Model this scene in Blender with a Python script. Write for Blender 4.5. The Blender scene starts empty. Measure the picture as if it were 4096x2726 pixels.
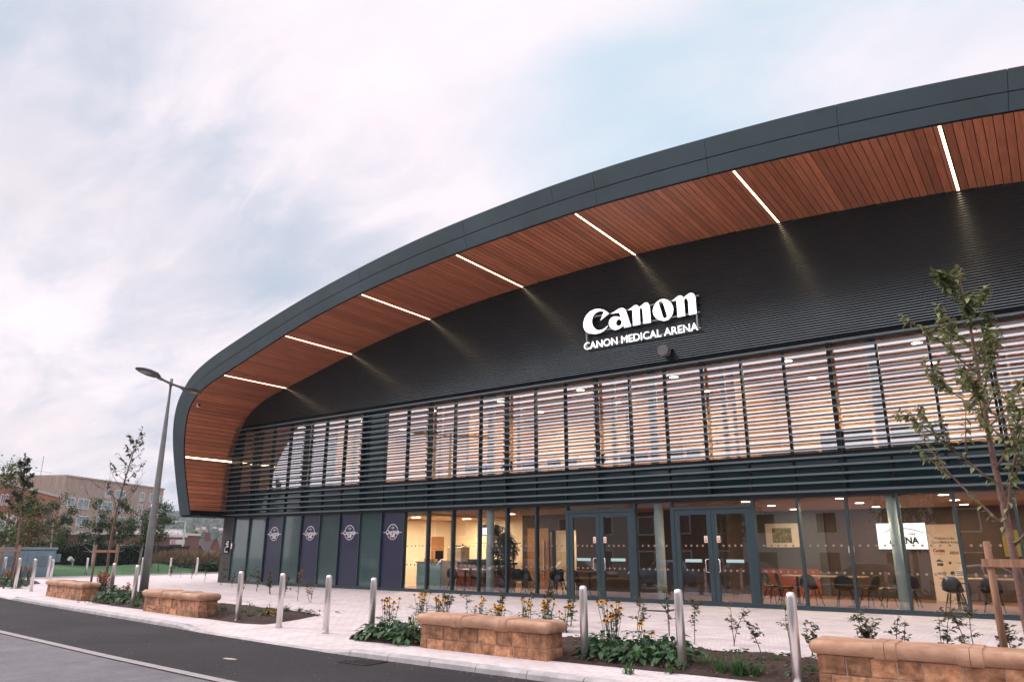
import bpy, bmesh, math, random
from mathutils import Vector, Matrix, noise
PI = math.pi
SC = bpy.context.scene
COL = SC.collection
R = math.radians
rnd = random.Random(7)

# ------------------------------------------------------------------ camera, sky, sun, exposure
CAM = Vector((0, 0, 1.6))
YAW, PITCH, ROLL, FPX, PW, PH = R(36.0463), R(15.9121), R(0.1637), 2926.67, 4096, 2726
_f = Vector((-math.sin(YAW)*math.cos(PITCH), math.cos(YAW)*math.cos(PITCH), math.sin(PITCH)))
_r = Vector((math.cos(YAW), math.sin(YAW), 0)); _u = _r.cross(_f)
RT = math.cos(ROLL)*_r + math.sin(ROLL)*_u
UP = -math.sin(ROLL)*_r + math.cos(ROLL)*_u
cd = bpy.data.cameras.new('camera'); cam = bpy.data.objects.new('camera', cd); COL.objects.link(cam)
cd.sensor_width = 36; cd.sensor_fit = 'HORIZONTAL'; cd.lens = FPX/PW*36; cd.clip_end = 4000; cd.clip_start = .1
cam.matrix_world = Matrix(((RT.x, UP.x, -_f.x, CAM.x), (RT.y, UP.y, -_f.y, CAM.y), (RT.z, UP.z, -_f.z, CAM.z), (0, 0, 0, 1)))
SC.camera = cam
SC.view_settings.view_transform = 'Standard'; SC.view_settings.look = 'None'
SC.view_settings.exposure = 0.62; SC.view_settings.gamma = 1
SC.cycles.use_denoising = True
SC.cycles.max_bounces = 8; SC.cycles.transparent_max_bounces = 16; SC.cycles.glossy_bounces = 4
SC.cycles.caustics_reflective = False; SC.cycles.caustics_refractive = False
SC.cycles.sample_clamp_indirect = 6
def ray(px, py): return (px-PW/2)/FPX*RT - (py-PH/2)/FPX*UP + _f
def on_z(px, py, z=0.0):
    d = ray(px, py); return CAM + d*((z-CAM.z)/d.z)
def on_y(px, py, y):
    d = ray(px, py); return CAM + d*((y-CAM.y)/d.y)
def at(px, py, dist):
    d = ray(px, py); return CAM + d*(dist/math.hypot(d.x, d.y))

def s(r, g, b):
    f = lambda c: (c/255/12.92 if c/255 <= .04045 else ((c/255+.055)/1.055)**2.4)
    return (f(r), f(g), f(b))

SUN_EL, SUN_AZ = R(32), R(257)      # sun low behind the camera, veiled by cloud (azimuth clockwise from +Y)
world = bpy.data.worlds.new('World'); SC.world = world; world.use_nodes = True
def build_world():
    nt = world.node_tree; N = nt.nodes; L = nt.links; N.clear()
    def nd(t, **k):
        n = N.new(t)
        for a, v in k.items(): setattr(n, a, v)
        return n
    def math_(op, a, b=None, c=None, clamp=False):
        m = nd('ShaderNodeMath', operation=op, use_clamp=clamp)
        for i, v in enumerate((a, b, c)):
            if v is None: continue
            if isinstance(v, (int, float)): m.inputs[i].default_value = v
            else: L.new(v, m.inputs[i])
        return m.outputs[0]
    def vdot(vec):
        m = nd('ShaderNodeVectorMath', operation='DOT_PRODUCT'); L.new(co.outputs['Generated'], m.inputs[0]); m.inputs[1].default_value = vec
        return m.outputs['Value']
    def ramp(v, a, b, smooth=True):
        m = nd('ShaderNodeMapRange', interpolation_type='SMOOTHSTEP' if smooth else 'LINEAR', clamp=True)
        L.new(v, m.inputs['Value']); m.inputs['From Min'].default_value = a; m.inputs['From Max'].default_value = b
        return m.outputs['Result']
    def mix(f, a, b):
        m = nd('ShaderNodeMix', data_type='RGBA')
        if isinstance(f, float): m.inputs[0].default_value = f
        else: L.new(f, m.inputs[0])
        for i, v in ((6, a), (7, b)):
            if isinstance(v, tuple): m.inputs[i].default_value = (*v, 1)
            else: L.new(v, m.inputs[i])
        return m.outputs[2]
    co = nd('ShaderNodeTexCoord')
    sky = nd('ShaderNodeTexSky', sky_type='NISHITA', sun_disc=False)
    sky.sun_elevation = SUN_EL; sky.sun_rotation = SUN_AZ; sky.air_density = 1.2; sky.dust_density = 1.5
    sep = nd('ShaderNodeSeparateXYZ'); L.new(co.outputs['Generated'], sep.inputs[0])
    z = math_('ADD', math_('MAXIMUM', sep.outputs['Z'], 0.0), 0.22)
    cmb = nd('ShaderNodeCombineXYZ')
    L.new(math_('DIVIDE', sep.outputs['X'], z), cmb.inputs[0]); L.new(math_('DIVIDE', sep.outputs['Y'], z), cmb.inputs[1])
    def nz(scale, detail, rough, off, stretch=(1, 1, 1), rot=0.0):
        mp = nd('ShaderNodeMapping'); L.new(cmb.outputs[0], mp.inputs[0])
        mp.inputs['Location'].default_value = off; mp.inputs['Scale'].default_value = stretch; mp.inputs['Rotation'].default_value = (0, 0, rot)
        n = nd('ShaderNodeTexNoise'); L.new(mp.outputs[0], n.inputs['Vector'])
        n.inputs['Scale'].default_value = scale; n.inputs['Detail'].default_value = detail; n.inputs['Roughness'].default_value = rough
        n.inputs['Distortion'].default_value = .35
        return n.outputs['Fac']
    n1 = nz(1.1, 7, .52, (3.1, 1.7, 0), (1, 1.5, 1), .6)
    n2 = nz(2.4, 9, .62, (8.2, 4.4, 0), (1, 2.1, 1), .5)
    n3 = nz(.55, 3, .5, (1.2, 9.4, 0))
    base = math_('ADD', math_('MULTIPLY', n1, .65), math_('MULTIPLY', n2, .35))
    dL = at(40, 900, 1)-CAM; dL.normalize(); dM = at(500, 1400, 1)-CAM; dM.normalize()
    dR = at(4600, -420, 1)-CAM; dR.normalize(); dT = at(2900, -100, 1)-CAM; dT.normalize(); dG = at(0, 1250, 1)-CAM; dG.normalize()
    # grey-blue cloud bellies, low in the left of the view
    low = math_('MAXIMUM', ramp(vdot(dL), .90, 1.0), math_('MULTIPLY', ramp(vdot(dM), .88, .995), .9))
    belly = math_('MULTIPLY', ramp(math_('ADD', base, math_('MULTIPLY', low, .06)), .40, .66), math_('ADD', math_('MULTIPLY', low, .72), .17))
    belly = math_('MULTIPLY', belly, math_('ADD', .62, math_('MULTIPLY', n2, .75)), clamp=True)
    white = mix(ramp(n2, .35, .65), s(248, 235, 240), s(240, 229, 236))
    cl = mix(belly, white, s(172, 186, 204))
    warm = math_('MULTIPLY', ramp(vdot(dG), .955, 1.0), ramp(n1, .38, .62))
    cl = mix(math_('MULTIPLY', warm, .75), cl, s(246, 229, 231))
    # thin gaps where the blue shows: overhead and to the right
    gap = math_('ADD', math_('MULTIPLY', ramp(vdot(dT), .86, .995), .95), math_('MULTIPLY', ramp(vdot(dR), .990, 1.0), .9))
    gap = math_('MULTIPLY', gap, ramp(math_('ADD', math_('ADD', n3, n1), math_('MULTIPLY', ramp(vdot(dR), .992, 1.0), .4)), .80, 1.22), clamp=True)
    bl = nd('ShaderNodeMix', data_type='RGBA'); bl.inputs[0].default_value = .12
    sc_ = nd('ShaderNodeVectorMath', operation='SCALE'); L.new(sky.outputs[0], sc_.inputs[0]); sc_.inputs['Scale'].default_value = .1
    bl.inputs[6].default_value = (*s(190, 217, 233), 1); L.new(sc_.outputs[0], bl.inputs[7])
    blue = mix(ramp(vdot(dR), .993, 1.0), bl.outputs[2], s(128, 192, 214))
    skyc = mix(gap, cl, blue)
    for (p, q, wd, st) in (((1339, 362), (1560, 316), .0035, .55), ((1339, 350), (1432, 180), .0045, .45), ((946, 860), (1075, 665), .003, .35)):   # fading vapour trails
        da, db = (at(*p, 1)-CAM).normalized(), (at(*q, 1)-CAM).normalized(); nn = da.cross(db).normalized(); md = (da+db).normalized(); ch = md.dot(da)
        m_ = math_('MULTIPLY', ramp(math_('ABSOLUTE', vdot(nn)), wd, wd*.2), ramp(vdot(md), ch-.0006, ch+.0022))
        skyc = mix(math_('MULTIPLY', m_, st), skyc, s(250, 240, 244))
    # veiled sky brighter overhead; glow behind the camera added for the window reflections
    sd = Vector((math.sin(R(205))*math.cos(.35), math.cos(R(205))*math.cos(.35), math.sin(.35)))
    gain = math_('ADD', math_('ADD', 1.0, math_('MULTIPLY', ramp(sep.outputs['Z'], .70, .92), 1.1)), math_('MULTIPLY', ramp(vdot(sd), .25, .95), .7))
    g2 = nd('ShaderNodeVectorMath', operation='SCALE'); L.new(skyc, g2.inputs[0]); L.new(gain, g2.inputs['Scale'])
    b1 = nd('ShaderNodeBackground'); L.new(g2.outputs[0], b1.inputs[0]); b1.inputs[1].default_value = .815
    b2 = nd('ShaderNodeBackground'); L.new(sky.outputs[0], b2.inputs[0]); b2.inputs[1].default_value = .05
    ms = nd('ShaderNodeMixShader'); ms.inputs[0].default_value = .93; L.new(b2.outputs[0], ms.inputs[1]); L.new(b1.outputs[0], ms.inputs[2])
    out = nd('ShaderNodeOutputWorld'); L.new(ms.outputs[0], out.inputs[0])
build_world()
sl = bpy.data.lights.new('sun', 'SUN'); sun = bpy.data.objects.new('sun', sl); COL.objects.link(sun)
sl.energy = 1.35; sl.angle = R(14); sl.color = (1, .9, .84)
_sd = Vector((math.sin(SUN_AZ)*math.cos(SUN_EL), math.cos(SUN_AZ)*math.cos(SUN_EL), math.sin(SUN_EL)))
sun.rotation_euler = _sd.to_track_quat('Z', 'Y').to_euler()

# ------------------------------------------------------------------ materials
MATS = {}
def mat(name, col, rough=.6, metal=0.0, var=.12, scale=4.0, bump=0.0, bscale=60.0, spec=.5, stretch=None, island=None, coat=0.0, col2=None, emit=None, estr=0.0, detail=5, big=0.0, bigs=.6):
    """principled surface; colour drifts by +-var with noise (or towards col2); island = per-piece colour spread"""
    if name in MATS: return MATS[name]
    m = bpy.data.materials.new(name); m.use_nodes = True; MATS[name] = m
    nt = m.node_tree; N = nt.nodes; L = nt.links; p = N['Principled BSDF']
    p.inputs['Roughness'].default_value = rough; p.inputs['Metallic'].default_value = metal
    p.inputs['Specular IOR Level'].default_value = spec; p.inputs['Coat Weight'].default_value = coat
    p.inputs['Base Color'].default_value = (*col, 1)
    tc = N.new('ShaderNodeTexCoord'); src = tc.outputs['Object']
    if stretch:
        mp = N.new('ShaderNodeMapping'); mp.inputs['Scale'].default_value = stretch; L.new(src, mp.inputs[0]); src = mp.outputs[0]
    outc = None
    if var or col2:
        n = N.new('ShaderNodeTexNoise'); n.inputs['Scale'].default_value = scale; n.inputs['Detail'].default_value = detail; n.inputs['Roughness'].default_value = .6
        L.new(src, n.inputs['Vector'])
        mr = N.new('ShaderNodeMapRange'); mr.inputs['From Min'].default_value = .32; mr.inputs['From Max'].default_value = .68; L.new(n.outputs['Fac'], mr.inputs['Value'])
        mx = N.new('ShaderNodeMix'); mx.data_type = 'RGBA'
        a = tuple(c*(1-var) for c in col); b = col2 if col2 else tuple(min(1, c*(1+var)) for c in col)
        mx.inputs[6].default_value = (*a, 1); mx.inputs[7].default_value = (*b, 1); L.new(mr.outputs[0], mx.inputs[0]); outc = mx.outputs[2]
    if island:
        g = N.new('ShaderNodeNewGeometry'); hs = N.new('ShaderNodeHueSaturation')
        mr2 = N.new('ShaderNodeMapRange'); mr2.inputs['To Min'].default_value = 1-island; mr2.inputs['To Max'].default_value = 1+island
        L.new(g.outputs['Random Per Island'], mr2.inputs['Value']); L.new(mr2.outputs[0], hs.inputs['Value'])
        if outc: L.new(outc, hs.inputs['Color'])
        else: hs.inputs['Color'].default_value = (*col, 1)
        outc = hs.outputs[0]
    if big:
        nb = N.new('ShaderNodeTexNoise'); nb.inputs['Scale'].default_value = bigs; nb.inputs['Detail'].default_value = 7; nb.inputs['Roughness'].default_value = .65; nb.inputs['Distortion'].default_value = .6; L.new(tc.outputs['Object'], nb.inputs['Vector'])
        m3 = N.new('ShaderNodeMapRange'); m3.inputs['From Min'].default_value = .28; m3.inputs['From Max'].default_value = .72; m3.inputs['To Min'].default_value = 1-big; m3.inputs['To Max'].default_value = 1+big; L.new(nb.outputs['Fac'], m3.inputs['Value'])
        h3 = N.new('ShaderNodeHueSaturation'); L.new(m3.outputs[0], h3.inputs['Value'])
        if outc: L.new(outc, h3.inputs['Color'])
        else: h3.inputs['Color'].default_value = (*col, 1)
        outc = h3.outputs[0]
        m4 = N.new('ShaderNodeMapRange'); m4.inputs['To Min'].default_value = max(.03, rough-.08); m4.inputs['To Max'].default_value = min(1, rough+.08); L.new(nb.outputs['Fac'], m4.inputs['Value']); L.new(m4.outputs[0], p.inputs['Roughness'])
    if outc: L.new(outc, p.inputs['Base Color'])
    if bump:
        n2 = N.new('ShaderNodeTexNoise'); n2.inputs['Scale'].default_value = bscale; n2.inputs['Detail'].default_value = 4; L.new(src, n2.inputs['Vector'])
        b_ = N.new('ShaderNodeBump'); b_.inputs['Strength'].default_value = bump; b_.inputs['Distance'].default_value = .02
        L.new(n2.outputs['Fac'], b_.inputs['Height']); L.new(b_.outputs[0], p.inputs['Normal'])
    if emit:
        p.inputs['Emission Color'].default_value = (*emit, 1); p.inputs['Emission Strength'].default_value = estr
    return m

def emission(name, col, strength):
    return mat(name, (.8, .8, .8), .5, var=0, emit=col, estr=strength)

def brick(name, c1, c2, mortar, w, h, msize=.012, rough=.85, axis='XZ', bump=.4, offset=.5):
    if name in MATS: return MATS[name]
    m = bpy.data.materials.new(name); m.use_nodes = True; MATS[name] = m
    nt = m.node_tree; N = nt.nodes; L = nt.links; p = N['Principled BSDF']; p.inputs['Roughness'].default_value = rough
    tc = N.new('ShaderNodeTexCoord'); sp = N.new('ShaderNodeSeparateXYZ'); cb = N.new('ShaderNodeCombineXYZ'); L.new(tc.outputs['Object'], sp.inputs[0])
    if axis == 'XZ':
        ad = N.new('ShaderNodeMath'); ad.operation = 'ADD'; L.new(sp.outputs['X'], ad.inputs[0]); L.new(sp.outputs['Y'], ad.inputs[1]); L.new(ad.outputs[0], cb.inputs[0]); L.new(sp.outputs['Z'], cb.inputs[1])
    else:
        L.new(sp.outputs['X'], cb.inputs[0]); L.new(sp.outputs['Y'], cb.inputs[1])
    bt = N.new('ShaderNodeTexBrick'); L.new(cb.outputs[0], bt.inputs['Vector']); bt.offset = offset
    bt.inputs['Scale'].default_value = 1; bt.inputs['Brick Width'].default_value = w; bt.inputs['Row Height'].default_value = h
    bt.inputs['Mortar Size'].default_value = msize; bt.inputs['Color1'].default_value = (*c1, 1); bt.inputs['Color2'].default_value = (*c2, 1); bt.inputs['Mortar'].default_value = (*mortar, 1)
    nz = N.new('ShaderNodeTexNoise'); nz.inputs['Scale'].default_value = 1.3; nz.inputs['Detail'].default_value = 8; nz.inputs['Roughness'].default_value = .65; L.new(tc.outputs['Object'], nz.inputs['Vector'])
    mr = N.new('ShaderNodeMapRange'); mr.inputs['From Min'].default_value = .3; mr.inputs['From Max'].default_value = .7; mr.inputs['To Min'].default_value = .80; mr.inputs['To Max'].default_value = 1.10; L.new(nz.outputs['Fac'], mr.inputs['Value'])
    hs = N.new('ShaderNodeHueSaturation'); L.new(bt.outputs['Color'], hs.inputs['Color']); L.new(mr.outputs[0], hs.inputs['Value']); L.new(hs.outputs[0], p.inputs['Base Color'])
    b_ = N.new('ShaderNodeBump'); b_.inputs['Strength'].default_value = bump; b_.inputs['Distance'].default_value = .006; b_.invert = True; L.new(bt.outputs['Fac'], b_.inputs['Height']); L.new(b_.outputs[0], p.inputs['Normal'])
    return m

def glass(name, tint, refl, k=.75):
    """window pane: see-through, with a coated mirror reflection that grows towards grazing"""
    if name in MATS: return MATS[name]
    m = bpy.data.materials.new(name); m.use_nodes = True; MATS[name] = m
    nt = m.node_tree; N = nt.nodes; L = nt.links; N.remove(N['Principled BSDF'])
    t = N.new('ShaderNodeBsdfTransparent'); t.inputs[0].default_value = (*tint, 1)
    g = N.new('ShaderNodeBsdfGlossy'); g.inputs['Roughness'].default_value = .012; g.inputs[0].default_value = (.95, .98, 1, 1)
    lw = N.new('ShaderNodeFresnel'); lw.inputs['IOR'].default_value = 1.52
    ma = N.new('ShaderNodeMath'); ma.operation = 'MULTIPLY_ADD'; ma.use_clamp = True; L.new(lw.outputs[0], ma.inputs[0]); ma.inputs[1].default_value = k; ma.inputs[2].default_value = refl
    mx = N.new('ShaderNodeMixShader'); L.new(ma.outputs[0], mx.inputs[0]); L.new(t.outputs[0], mx.inputs[1]); L.new(g.outputs[0], mx.inputs[2])
    L.new(mx.outputs[0], N['Material Output'].inputs[0])
    return m

def leafmat(name, c, c2=None, island=.35, rough=.5):
    if name in MATS: return MATS[name]
    m = mat(name, c, rough, var=.25, scale=2.5, island=island, col2=c2, spec=.35)
    nt = m.node_tree; N = nt.nodes; L = nt.links; p = N['Principled BSDF']
    tr = N.new('ShaderNodeBsdfTranslucent'); mx = N.new('ShaderNodeMixShader'); mx.inputs[0].default_value = .25
    src = p.inputs['Base Color'].links[0].from_socket; L.new(src, tr.inputs[0])
    L.new(p.outputs[0], mx.inputs[1]); L.new(tr.outputs[0], mx.inputs[2]); L.new(mx.outputs[0], N['Material Output'].inputs[0])
    return m

# ------------------------------------------------------------------ mesh helpers
def tag(o, label=None, cat=None, group=None, kind=None):
    if label: o['label'] = label
    if cat: o['category'] = cat
    if group: o['group'] = group
    if kind: o['kind'] = kind
    return o
def thing(name, label, cat, loc=(0, 0, 0), rz=0.0, group=None):
    o = bpy.data.objects.new(name, None); COL.objects.link(o); o.location = loc; o.rotation_euler = (0, 0, rz); o.empty_display_size = .2
    return tag(o, label, cat, group)
class MB:
    def __init__(self): self.v = []; self.f = []; self.mi = []; self.m = 0
    def quad(self, *p):
        n = len(self.v); self.v += [tuple(q) for q in p]; self.f.append(tuple(range(n, n+len(p)))); self.mi.append(self.m); return self
    def box(self, x0, x1, y0, y1, z0, z1):
        n = len(self.v)
        self.v += [(x0, y0, z0), (x1, y0, z0), (x1, y1, z0), (x0, y1, z0), (x0, y0, z1), (x1, y0, z1), (x1, y1, z1), (x0, y1, z1)]
        for q in ((0, 3, 2, 1), (4, 5, 6, 7), (0, 1, 5, 4), (1, 2, 6, 5), (2, 3, 7, 6), (3, 0, 4, 7)):
            self.f.append(tuple(n+i for i in q)); self.mi.append(self.m)
        return self
    def bar(self, a, b, w, h=None, up=(0, 0, 1)):
        a, b = Vector(a), Vector(b); h = h or w; d = (b-a).normalized(); u = Vector(up)
        if abs(d.dot(u)) > .98: u = Vector((0, 1, 0))
        x = d.cross(u).normalized()*w/2; y = x.cross(d).normalized()*h/2; n = len(self.v)
        for p in (a, b): self.v += [tuple(p-x-y), tuple(p+x-y), tuple(p+x+y), tuple(p-x+y)]
        for q in ((0, 3, 2, 1), (4, 5, 6, 7), (0, 1, 5, 4), (1, 2, 6, 5), (2, 3, 7, 6), (3, 0, 4, 7)):
            self.f.append(tuple(n+i for i in q)); self.mi.append(self.m)
        return self
    def tube(self, pts, radii, seg=8, caps=True):
        pts = [Vector(p) for p in pts]
        if isinstance(radii, (int, float)): radii = [radii]*len(pts)
        n0 = len(self.v); ref = None
        for i, p in enumerate(pts):
            d = (pts[min(i+1, len(pts)-1)]-pts[max(i-1, 0)])
            d = d.normalized() if d.length > 1e-9 else Vector((0, 0, 1))
            if ref is None: ref = Vector((1, 0, 0)) if abs(d.x) < .9 else Vector((0, 1, 0))
            x = (ref-d*ref.dot(d)).normalized(); ref = x; y = d.cross(x)
            for k in range(seg):
                a = 2*PI*k/seg; self.v.append(tuple(p+(x*math.cos(a)+y*math.sin(a))*radii[i]))
        for i in range(len(pts)-1):
            for k in range(seg):
                a = n0+i*seg+k; b = n0+i*seg+(k+1) % seg
                self.f.append((a, b, b+seg, a+seg)); self.mi.append(self.m)
        if caps:
            self.f.append(tuple(n0+k for k in reversed(range(seg)))); self.mi.append(self.m)
            e = n0+(len(pts)-1)*seg; self.f.append(tuple(e+k for k in range(seg))); self.mi.append(self.m)
        return self
    def lathe(self, prof, c=(0, 0, 0), seg=20):
        return self.tube([(c[0], c[1], c[2]+z) for r, z in prof], [max(r, 1e-4) for r, z in prof], seg)
    def prism(self, poly, z0, z1):
        n = len(self.v); k = len(poly)
        self.v += [(x, y, z0) for x, y in poly]+[(x, y, z1) for x, y in poly]
        self.f.append(tuple(reversed(range(n, n+k)))); self.f.append(tuple(range(n+k, n+2*k))); self.mi += [self.m]*2
        for i in range(k):
            j = (i+1) % k; self.f.append((n+i, n+j, n+k+j, n+k+i)); self.mi.append(self.m)
        return self
    def prism_xz(self, poly, y0, y1):
        n = len(self.v); k = len(poly)
        self.v += [(x, y0, z) for x, z in poly]+[(x, y1, z) for x, z in poly]
        self.f.append(tuple(range(n, n+k))); self.f.append(tuple(reversed(range(n+k, n+2*k)))); self.mi += [self.m]*2
        for i in range(k):
            j = (i+1) % k; self.f.append((n+j, n+i, n+k+i, n+k+j)); self.mi.append(self.m)
        return self
    def grid(self, P):
        """P: rows of points"""
        n = len(self.v); w = len(P[0])
        for row in P: self.v += [tuple(p) for p in row]
        for i in range(len(P)-1):
            for j in range(w-1):
                a = n+i*w+j; self.f.append((a, a+1, a+w+1, a+w)); self.mi.append(self.m)
        return self
    def leaf(self, p, d, up, ln, w):
        """one bent leaf blade"""
        d = d.normalized(); x = d.cross(up)
        x = x.normalized() if x.length > 1e-4 else Vector((1, 0, 0)); nrm = x.cross(d); n = len(self.v)
        self.v += [tuple(p), tuple(p+d*ln*.45+x*w/2+nrm*w*.12), tuple(p+d*ln-nrm*ln*.1), tuple(p+d*ln*.45-x*w/2+nrm*w*.12), tuple(p+d*ln*.5)]
        for q in ((0, 1, 4), (1, 2, 4), (2, 3, 4), (3, 0, 4)): self.f.append(tuple(n+i for i in q)); self.mi.append(self.m)
        return self
    def build(self, name, mats, parent=None, smooth=False, bevel=0.0, loc=None, segs=2):
        me = bpy.data.meshes.new(name); me.from_pydata(self.v, [], self.f)
        for m in (mats if isinstance(mats, (list, tuple)) else [mats]): me.materials.append(m)
        if any(self.mi): me.polygons.foreach_set('material_index', self.mi)
        if smooth: me.polygons.foreach_set('use_smooth', [True]*len(self.f))
        me.update(); o = bpy.data.objects.new(name, me); COL.objects.link(o)
        if parent: o.parent = parent
        if loc: o.location = loc
        if bevel:
            b = o.modifiers.new('bevel', 'BEVEL'); b.width = bevel; b.segments = segs; b.limit_method = 'ANGLE'; b.angle_limit = R(40)
        if smooth == 'auto':
            for p in me.polygons: p.use_smooth = True
        return o
def solo(name, mb, mats, label, cat, group=None, **k): return tag(mb.build(name, mats, **k), label, cat, group)
def struct(name, mb, mats, **k): return tag(mb.build(name, mats, **k), kind='structure')
def copy_tree(o, parent=None):
    c = o.copy(); COL.objects.link(c)
    if parent: c.parent = parent
    for ch in [q for q in bpy.data.objects if q.parent == o]: copy_tree(ch, c)
    return c
def text_mesh(txt, size, shear=0.0, bold=0.0, align='CENTER', extrude=.0, xs=1.0, spacing=1.0):
    """lettering as plain polygons in the XZ plane, centred; returns vertices and faces"""
    cu = bpy.data.curves.new('lettering', 'FONT'); cu.body = txt; cu.size = size; cu.shear = shear; cu.offset = bold; cu.align_x = align; cu.align_y = 'CENTER'; cu.extrude = extrude; cu.space_character = spacing; cu.resolution_u = 3
    o = bpy.data.objects.new('lettering', cu); COL.objects.link(o)
    dg = bpy.context.evaluated_depsgraph_get(); me = bpy.data.meshes.new_from_object(o.evaluated_get(dg))
    v = [(p.co.x*xs, -p.co.z, p.co.y) for p in me.vertices]; f = [tuple(p.vertices) for p in me.polygons]
    bpy.data.objects.remove(o); bpy.data.curves.remove(cu); bpy.data.meshes.remove(me)
    return v, f
def add_text(mb, txt, size, loc, fit=None, **k):
    v, f = text_mesh(txt, size, **k)
    if not v: return mb
    if fit:
        xs = [p[0] for p in v]; w = max(xs)-min(xs); c = (max(xs)+min(xs))/2; kx = fit/w; v = [((p[0]-c)*kx, p[1], p[2]) for p in v]
    n = len(mb.v); mb.v += [(p[0]+loc[0], p[1]+loc[1], p[2]+loc[2]) for p in v]
    for q in f: mb.f.append(tuple(n+i for i in q)); mb.mi.append(mb.m)
    return mb
def flat(mb, pts, y):
    """polygon in the XZ plane facing -Y"""
    return mb.quad(*[(x, y, z) for x, z in pts])
def disc(mb, x, z, r, y, seg=12, r2=None):
    return flat(mb, [(x+r*math.cos(-2*PI*i/seg)*1.0, z+(r2 or r)*math.sin(2*PI*i/seg)) for i in range(seg)][::1], y)
def ordinal(i): return ['first', 'second', 'third', 'fourth', 'fifth', 'sixth', 'seventh', 'eighth', 'ninth', 'tenth', 'eleventh', 'twelfth', 'thirteenth', 'fourteenth', 'fifteenth', 'sixteenth', 'seventeenth', 'eighteenth', 'nineteenth', 'twentieth'][i]
# ------------------------------------------------------------------ ground, road, pavement, planting beds, lawn, hill
def interp(tab, x):
    if x <= tab[0][0]: (a, b), (c, d) = tab[0], tab[1]
    elif x >= tab[-1][0]: (a, b), (c, d) = tab[-2], tab[-1]
    else:
        for i in range(len(tab)-1):
            if tab[i][0] <= x <= tab[i+1][0]: (a, b), (c, d) = tab[i], tab[i+1]; break
    return b+(d-b)*(x-a)/(c-a)
KERB = [(-90, 21.5), (-60, 16.2), (-40, 13.0), (-29.7, 11.45), (-26.9, 11.04), (-23.07, 10.55), (-19.4, 10.1), (-16.8, 9.78), (-14.6, 9.45), (-12.7, 9.24), (-10.8, 9.08), (-9.1, 9.0), (-7.2, 8.95), (-5, 8.9), (0, 8.8), (40, 8.4)]
EDGE = [(-90, 13.5), (-40, 9.0), (-18.61, 7.08), (-12.85, 6.59), (-9.27, 6.36), (0, 5.9), (40, 4.4)]
def sst(a, b, x):
    t = max(0, min(1, (x-a)/(b-a))); return t*t*(3-2*t)
def kz(x):
    d = max(1-sst(-30.4, -29.4, x), sst(-16.2, -14.9, x)*(1-sst(-10.6, -9.8, x)))
    return -.085*d
def gz(d): return -.16-4.4*sst(62, 230, d)
m_ground = mat('ground_earth', (.07, .085, .05), .95, var=.4, scale=.4)
mb = MB(); rings = [.01, 20, 45, 62, 80, 100, 130, 165, 200, 240, 400, 700, 1200, 2000]; na = 96
P = [[(r*math.cos(2*PI*k/na), r*math.sin(2*PI*k/na), gz(r)) for k in range(na+1)] for r in rings]
mb.grid([list(reversed(row)) for row in P]); struct('ground', mb, m_ground, smooth=True)

def aggregate(name, c, var, dark):
    m = mat(name, c, .88, var=var, scale=75, bump=.8, bscale=110, detail=6, spec=.3, big=.16, bigs=5.0)
    nt = m.node_tree; N = nt.nodes; L = nt.links; p = N['Principled BSDF']
    src = p.inputs['Base Color'].links[0].from_socket
    tc = N.new('ShaderNodeTexCoord'); n = N.new('ShaderNodeTexNoise'); n.inputs['Scale'].default_value = .5; n.inputs['Detail'].default_value = 9; n.inputs['Roughness'].default_value = .62; L.new(tc.outputs['Object'], n.inputs[0])
    mr = N.new('ShaderNodeMapRange'); mr.inputs['From Min'].default_value = .3; mr.inputs['From Max'].default_value = .7; mr.inputs['To Min'].default_value = 1-dark; mr.inputs['To Max'].default_value = 1+dark; L.new(n.outputs['Fac'], mr.inputs['Value'])
    h = N.new('ShaderNodeHueSaturation'); L.new(src, h.inputs['Color']); L.new(mr.outputs[0], h.inputs['Value']); L.new(h.outputs[0], p.inputs['Base Color'])
    return m
m_road = aggregate('new_asphalt', (.031, .031, .034), .8, .32)
m_old = aggregate('worn_asphalt', (.185, .18, .195), .6, .26)
m_strip = mat('edging_concrete', (.33, .31, .31), .85, var=.2, scale=30, bump=.3, bscale=150)
xs = [-90+2.0*i for i in range(int(130/2)+1)]
mb = MB(); mb.grid([[(x, interp(EDGE, x)-.05, -.1) for x in xs], [(x, interp(KERB, x)+.2, -.1) for x in xs]]); struct('road', mb, m_road)
mb = MB(); mb.grid([[(x, -12.0, -.106) for x in xs], [(x, interp(EDGE, x)+.02, -.106) for x in xs]]); struct('parking_road', mb, m_old)
mb = MB()
for x in [-60+.92*i for i in range(int(90/.92))]:
    a, b = x+.006, x+.914; ya, yb = interp(EDGE, a), interp(EDGE, b)
    mb.quad((a, ya-.1, -.09), (b, yb-.1, -.09), (b, yb+.06, -.09), (a, ya+.06, -.09))
struct('edging_strip', mb, m_strip)

m_kerb = mat('kerb_concrete', (.42, .41, .41), .8, var=.25, scale=3, bump=.25, bscale=120, island=.09)
mb = MB(); x = -62.0
while x < 26:
    a, b = x+.006, x+.914-.006; x += .914
    P = []
    for q in (a, b):
        y = interp(KERB, q); z = kz(q); P.append([(q, y, -.14), (q, y+.012, z-.035), (q, y+.045, z-.004), (q, y+.15, z+.003), (q, y+.15, -.14)])
    n = len(mb.v)
    for i in range(4): mb.quad(P[0][i], P[1][i], P[1][i+1], P[0][i+1])
    mb.quad(*P[0]); mb.quad(*reversed(P[1]))
struct('kerb', mb, m_kerb)

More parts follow.
